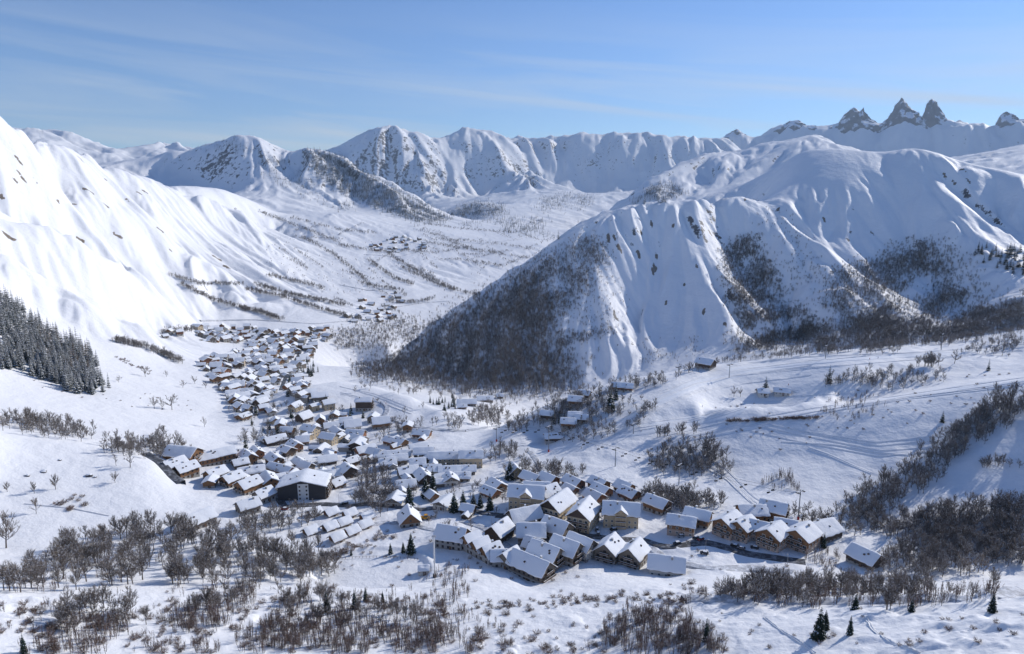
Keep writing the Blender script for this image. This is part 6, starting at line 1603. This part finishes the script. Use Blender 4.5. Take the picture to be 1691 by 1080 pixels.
# ------------------------------------------------------------------ parked cars
def car_meshes(col):
    k = ('car', col)
    if k in _cache: return _cache[k]
    m = wall_mat('car_paint', col, var=.05, rough=.35)
    g = Geo(); prof = [(-2.1, .35), (-2.12, .8), (-1.95, .92), (-1.15, .98), (1.6, .98), (2.05, .85), (2.1, .4)]
    def prism(g, prof, w, m_=0):
        n = len(g.v); k = len(prof)
        for y in (-w, w): g.v += [(x, y, z) for x, z in prof]
        g.f.append(tuple(range(n, n + k))); g.m.append(m_); g.f.append(tuple(range(n + 2 * k - 1, n + k - 1, -1))); g.m.append(m_)
        for i in range(k):
            j = (i + 1) % k; g.f.append((n + i, n + k + i, n + k + j, n + j)); g.m.append(m_)
    prism(g, prof, .88); body = g.mesh('body', [m])
    g = Geo(); prism(g, [(-1.2, .982), (-.65, 1.45), (1.2, 1.48), (1.75, .982)], .80); cabin = g.mesh('cabin', [M_GLASS])
    g = Geo(); g.box(-.7, 1.25, -.74, .74, 1.452, 1.62); snow_ = g.mesh('roof_snow', [M_RSNOW])
    g = Geo(); g.tube((0, -.11, 0), (0, .11, 0), .33, .33, 12); n = len(g.v); 
    g.f.append(tuple(range(0, 12))[::-1]); g.m.append(0); g.f.append(tuple(range(12, 24))); g.m.append(0)
    wheel = g.mesh('wheel', [M_RUB])
    g = Geo(); g.box(-2.15, -2.1, -.12, .12, .6, .75); light = g.mesh('headlight', [M_LAMP])
    _cache[k] = (body, cabin, snow_, wheel, light); return _cache[k]
def car(x, y, yaw, col, label, snowy=True):
    P = gpoint(x, y); e = bpy.data.objects.new('parked_car', None); e.location = (P[0], P[1], P[2] + .16); e.rotation_euler = (0, 0, R(yaw)); tag(e, label, 'car', 'cars parked in the village'); link(e)
    b, c, s, w, l = car_meshes(col); bo = add_obj('body', b, e); add_obj('cabin', c, e)
    if snowy: add_obj('roof_snow', s, e)
    for wx in (-1.3, 1.3):
        for wy in (-.8, .8): add_obj('wheel', w, e, (wx, wy, .33))
    for wy in (-.62, .62): add_obj('headlight', l, e, (0, wy, 0))
for x, y, ya, c, lb in ((986, 876, 80, (.03, .03, .035), 'black car behind the first car in the row by the reddish gabled hotel'), (988, 883, 80, (.05, .055, .07), 'dark car at the front of the row by the reddish gabled hotel'), (1013, 876, 20, (.02, .02, .025), 'black car under the wall of the reddish gabled hotel'),
                        (1014, 883, 15, (.04, .045, .06), 'dark blue car in front of the reddish gabled hotel'), (1124, 887, 10, (.3, .3, .32), 'grey car before the pale garage floor'), (1149, 890, 35, (.05, .05, .05), 'dark car between the brown houses'), (1157, 892, 35, (.25, .03, .03), 'red car between the brown houses'),
                        (1118, 899, 20, (.03, .03, .04), 'black car on the edge of the asphalt car park'), (1163, 915, -20, (.06, .06, .07), 'dark car in the middle of the asphalt car park'), (1213, 903, -30, (.03, .03, .03), 'black car in front of the leftmost apartment gable'), (1224, 907, -30, (.2, .2, .22), 'silver car in front of the second apartment gable'),
                        (1246, 906, -25, (.02, .03, .05), 'dark blue car beside the long apartment section'), (570, 833, 10, (.03, .03, .035), 'dark car right of the black apartment block'), (690, 858, 15, (.06, .06, .06), 'dark car parked behind the square pyramid house'), (715, 855, 10, (.5, .5, .5), 'white car on the road behind the square pyramid house'),
                        (470, 842, 5, (.25, .03, .03), 'red car at the left end of the block road')):
    car(x, y, ya, c, lb)
P = gpoint(702, 858); e = bpy.data.objects.new('snow_plough', None); e.location = (P[0], P[1], P[2] + .1); e.rotation_euler = (0, 0, R(10)); tag(e, 'orange yellow snow plough machine on the road by the pyramid house', 'snow plough'); link(e)
g = Geo(); g.box(-2.4, 2.2, -1, 1, .7, 1.7); g.box(-2.4, -.6, -.95, .95, 1.702, 1.9); add_obj('body', g.mesh('body', [M_YEL]), e)
g = Geo(); g.box(-.4, 1.4, -.9, .9, 1.702, 2.9); add_obj('cab', g.mesh('cab', [M_GLASS]), e); g = Geo(); g.box(-.5, 1.5, -1, 1, 2.902, 3.0); add_obj('cab_roof', g.mesh('cab_roof', [M_YEL]), e)
g = Geo(); g.box(2.5, 2.7, -1.5, 1.5, .1, 1.2); g.box(2.2, 2.5, -.2, .2, .5, .8); add_obj('blade', g.mesh('blade', [M_YEL]), e)
for wx in (-1.5, 1.3):
    for wy in (-.95, .95): 
        g = Geo(); g.tube((wx, wy - .2, .6), (wx, wy + .2, .6), .6, .6, 12); g.f.append(tuple(range(0, 12))[::-1]); g.m.append(0); g.f.append(tuple(range(12, 24))); g.m.append(0); add_obj('wheel', g.mesh('wheel', [M_RUB]), e)
# ------------------------------------------------------------------ pond fence, boulders, skiers
e = bpy.data.objects.new('fence', None); ring = cast(np.linspace(548, 690, 26), 925 - 4 * np.sin(np.linspace(0, 3.14, 26)))
e.location = ring[0]; tag(e, 'low post fence along the upper rim of the round snow pond', 'fence'); link(e)
pm = Geo(); pm.tube((0, 0, -.6), (0, 0, 1.2), .09, .08, 6); pm_ = pm.mesh('post', [M_FRAME])
rg = Geo()
for i, p in enumerate(ring):
    add_obj('post', pm_, e, Vector(p) - Vector(ring[0]))
    if i: rg.tube(Vector(ring[i - 1]) - Vector(ring[0]) + Vector((0, 0, .95)), Vector(p) - Vector(ring[0]) + Vector((0, 0, .95)), .05, .05, 4)
add_obj('rail', rg.mesh('rail', [M_FRAME]), e)
M_ROCK = wall_mat('boulder_rock', (.13, .12, .115), var=.4)
def boulder(x, y, r, label):
    P = gpoint(x, y); bm = bmesh.new(); bmesh.ops.create_icosphere(bm, subdivisions=3, radius=r); sd = x * .37
    for v in bm.verts:
        k = 1 + .5 * float(fbm(np.array([v.co.x / r + sd]), np.array([v.co.y / r + v.co.z / r * .7]), 3, 4)[0]); v.co = Vector((v.co.x * 1.35 * k, v.co.y * k, v.co.z * .8 * k))
    bs = bmesh.new(); 
    me = bpy.data.meshes.new('boulder'); bm.to_mesh(me); me.materials.append(M_ROCK); me.materials.append(M_RSNOW)
    for p in me.polygons: p.material_index = 1 if p.normal.z > .55 else 0
    o = link(bpy.data.objects.new('boulder', me)); o.location = (P[0], P[1], P[2] + r * .1); tag(o, label, 'boulder', 'boulders on the lower left meadow')
for x, y, r, lb in ((72, 779, 1.3, 'wide flat snow capped boulder on the upper meadow'), (147, 786, 1.5, 'snow capped boulder in the middle of the lower left meadow'), (157, 788, .9, 'small rock touching the middle meadow boulder'), (45, 786, 1.2, 'snow capped rock left of the wide flat boulder'), (98, 760, .9, 'small white topped boulder high on the meadow'), (25, 693, 1.0, 'rock beside the gully trees near the left edge')):
    boulder(x, y, r, lb)
def person_mesh(top, legs):
    k = ('p', top, legs)
    if k in _cache: return _cache[k]
    me = bpy.data.meshes.new('skier'); V = [(0, 0, .92), (0, .02, 1.2), (0, .05, 1.45), (0, .06, 1.56), (0, .08, 1.72), (-.1, 0, .88), (-.15, .12, .5), (-.15, .02, .08), (-.15, .2, .04), (.1, 0, .88), (.15, .12, .5), (.15, .02, .08), (.15, .2, .04),
         (-.2, .04, 1.42), (-.32, .1, 1.18), (-.3, .34, 1.08), (.2, .04, 1.42), (.32, .1, 1.18), (.3, .34, 1.08)]
    E = [(0, 1), (1, 2), (2, 3), (3, 4), (0, 5), (5, 6), (6, 7), (7, 8), (0, 9), (9, 10), (10, 11), (11, 12), (2, 13), (13, 14), (14, 15), (2, 16), (16, 17), (17, 18)]
    rad = [.15, .15, .14, .07, .12, .11, .085, .06, .06, .11, .085, .06, .06, .08, .06, .05, .08, .06, .05]
    me.from_pydata(V, E, []); o = bpy.data.objects.new('tmp', me); COL.objects.link(o)
    md = o.modifiers.new('s', 'SKIN')
    for i, v in enumerate(me.skin_vertices[0].data): v.radius = (rad[i], rad[i]); v.use_root = i == 0
    o.modifiers.new('u', 'SUBSURF').levels = 1
    dg = bpy.context.evaluated_depsgraph_get(); r = bpy.data.meshes.new_from_object(o.evaluated_get(dg)); bpy.data.objects.remove(o)
    mt, ml, ms = wall_mat('jacket', top), wall_mat('ski_trousers', legs), wall_mat('face_and_helmet', (.42, .27, .2))
    r.materials.clear()
    for m in (mt, ml, ms): r.materials.append(m)
    for p in r.polygons: p.material_index = 2 if p.center.z > 1.58 else 1 if p.center.z < .92 else 0
    g = Geo(); 
    for s in (-.15, .15): g.box(s - .05, s + .05, -.7, .95, .0, .03)
    sk = g.mesh('skis', [M_RUB]); _cache[k] = (r, sk); return _cache[k]
SK = (((.5, .06, .05), (.04, .04, .05)), ((.05, .1, .4), (.03, .03, .03)), ((.05, .05, .06), (.05, .05, .06)), ((.6, .4, .05), (.1, .1, .12)))
for i, (x, y, lb) in enumerate(((1302, 637, 'skier in mid piste above the white huts'), (1209, 650, 'skier standing left of the tree pair by the huts'), (597, 640, 'skier at the top of the snowy knoll'), (610, 645, 'skier beside the drag lift on the knoll'), (637, 668, 'skier on the grey piste of the knoll'), (649, 661, 'skier on the right side of the knoll piste'),
                               (692, 672, 'skier near the end of the knoll piste'), (1655, 588, 'skier on the upper right piste'), (1436, 594, 'left skier of the pair high on the crest piste'), (1450, 592, 'right skier of the pair high on the crest piste'), (769, 713, 'skier waiting beside the red footed pylon'), (960, 741, 'skier crossing the piste right of the lift hut'), (955, 722, 'skier descending above the lift hut'), (1160, 672, 'skier at the foot of the upper piste'))):
    P = gpoint(x, y); o = bpy.data.objects.new('person', None); o.location = (P[0], P[1], P[2] + .1); o.rotation_euler = (0, 0, random.uniform(0, 6.28)); tag(o, lb, 'skier', 'skiers on the pistes'); link(o)
    b, sk = person_mesh(*SK[i % 4]); add_obj('body', b, o); add_obj('skis', sk, o)
HAZE_Z = (float(Z.min()) - 2.0, max(2000.0, float(Z.max()) + 40.0))
build_haze()
plant_all()
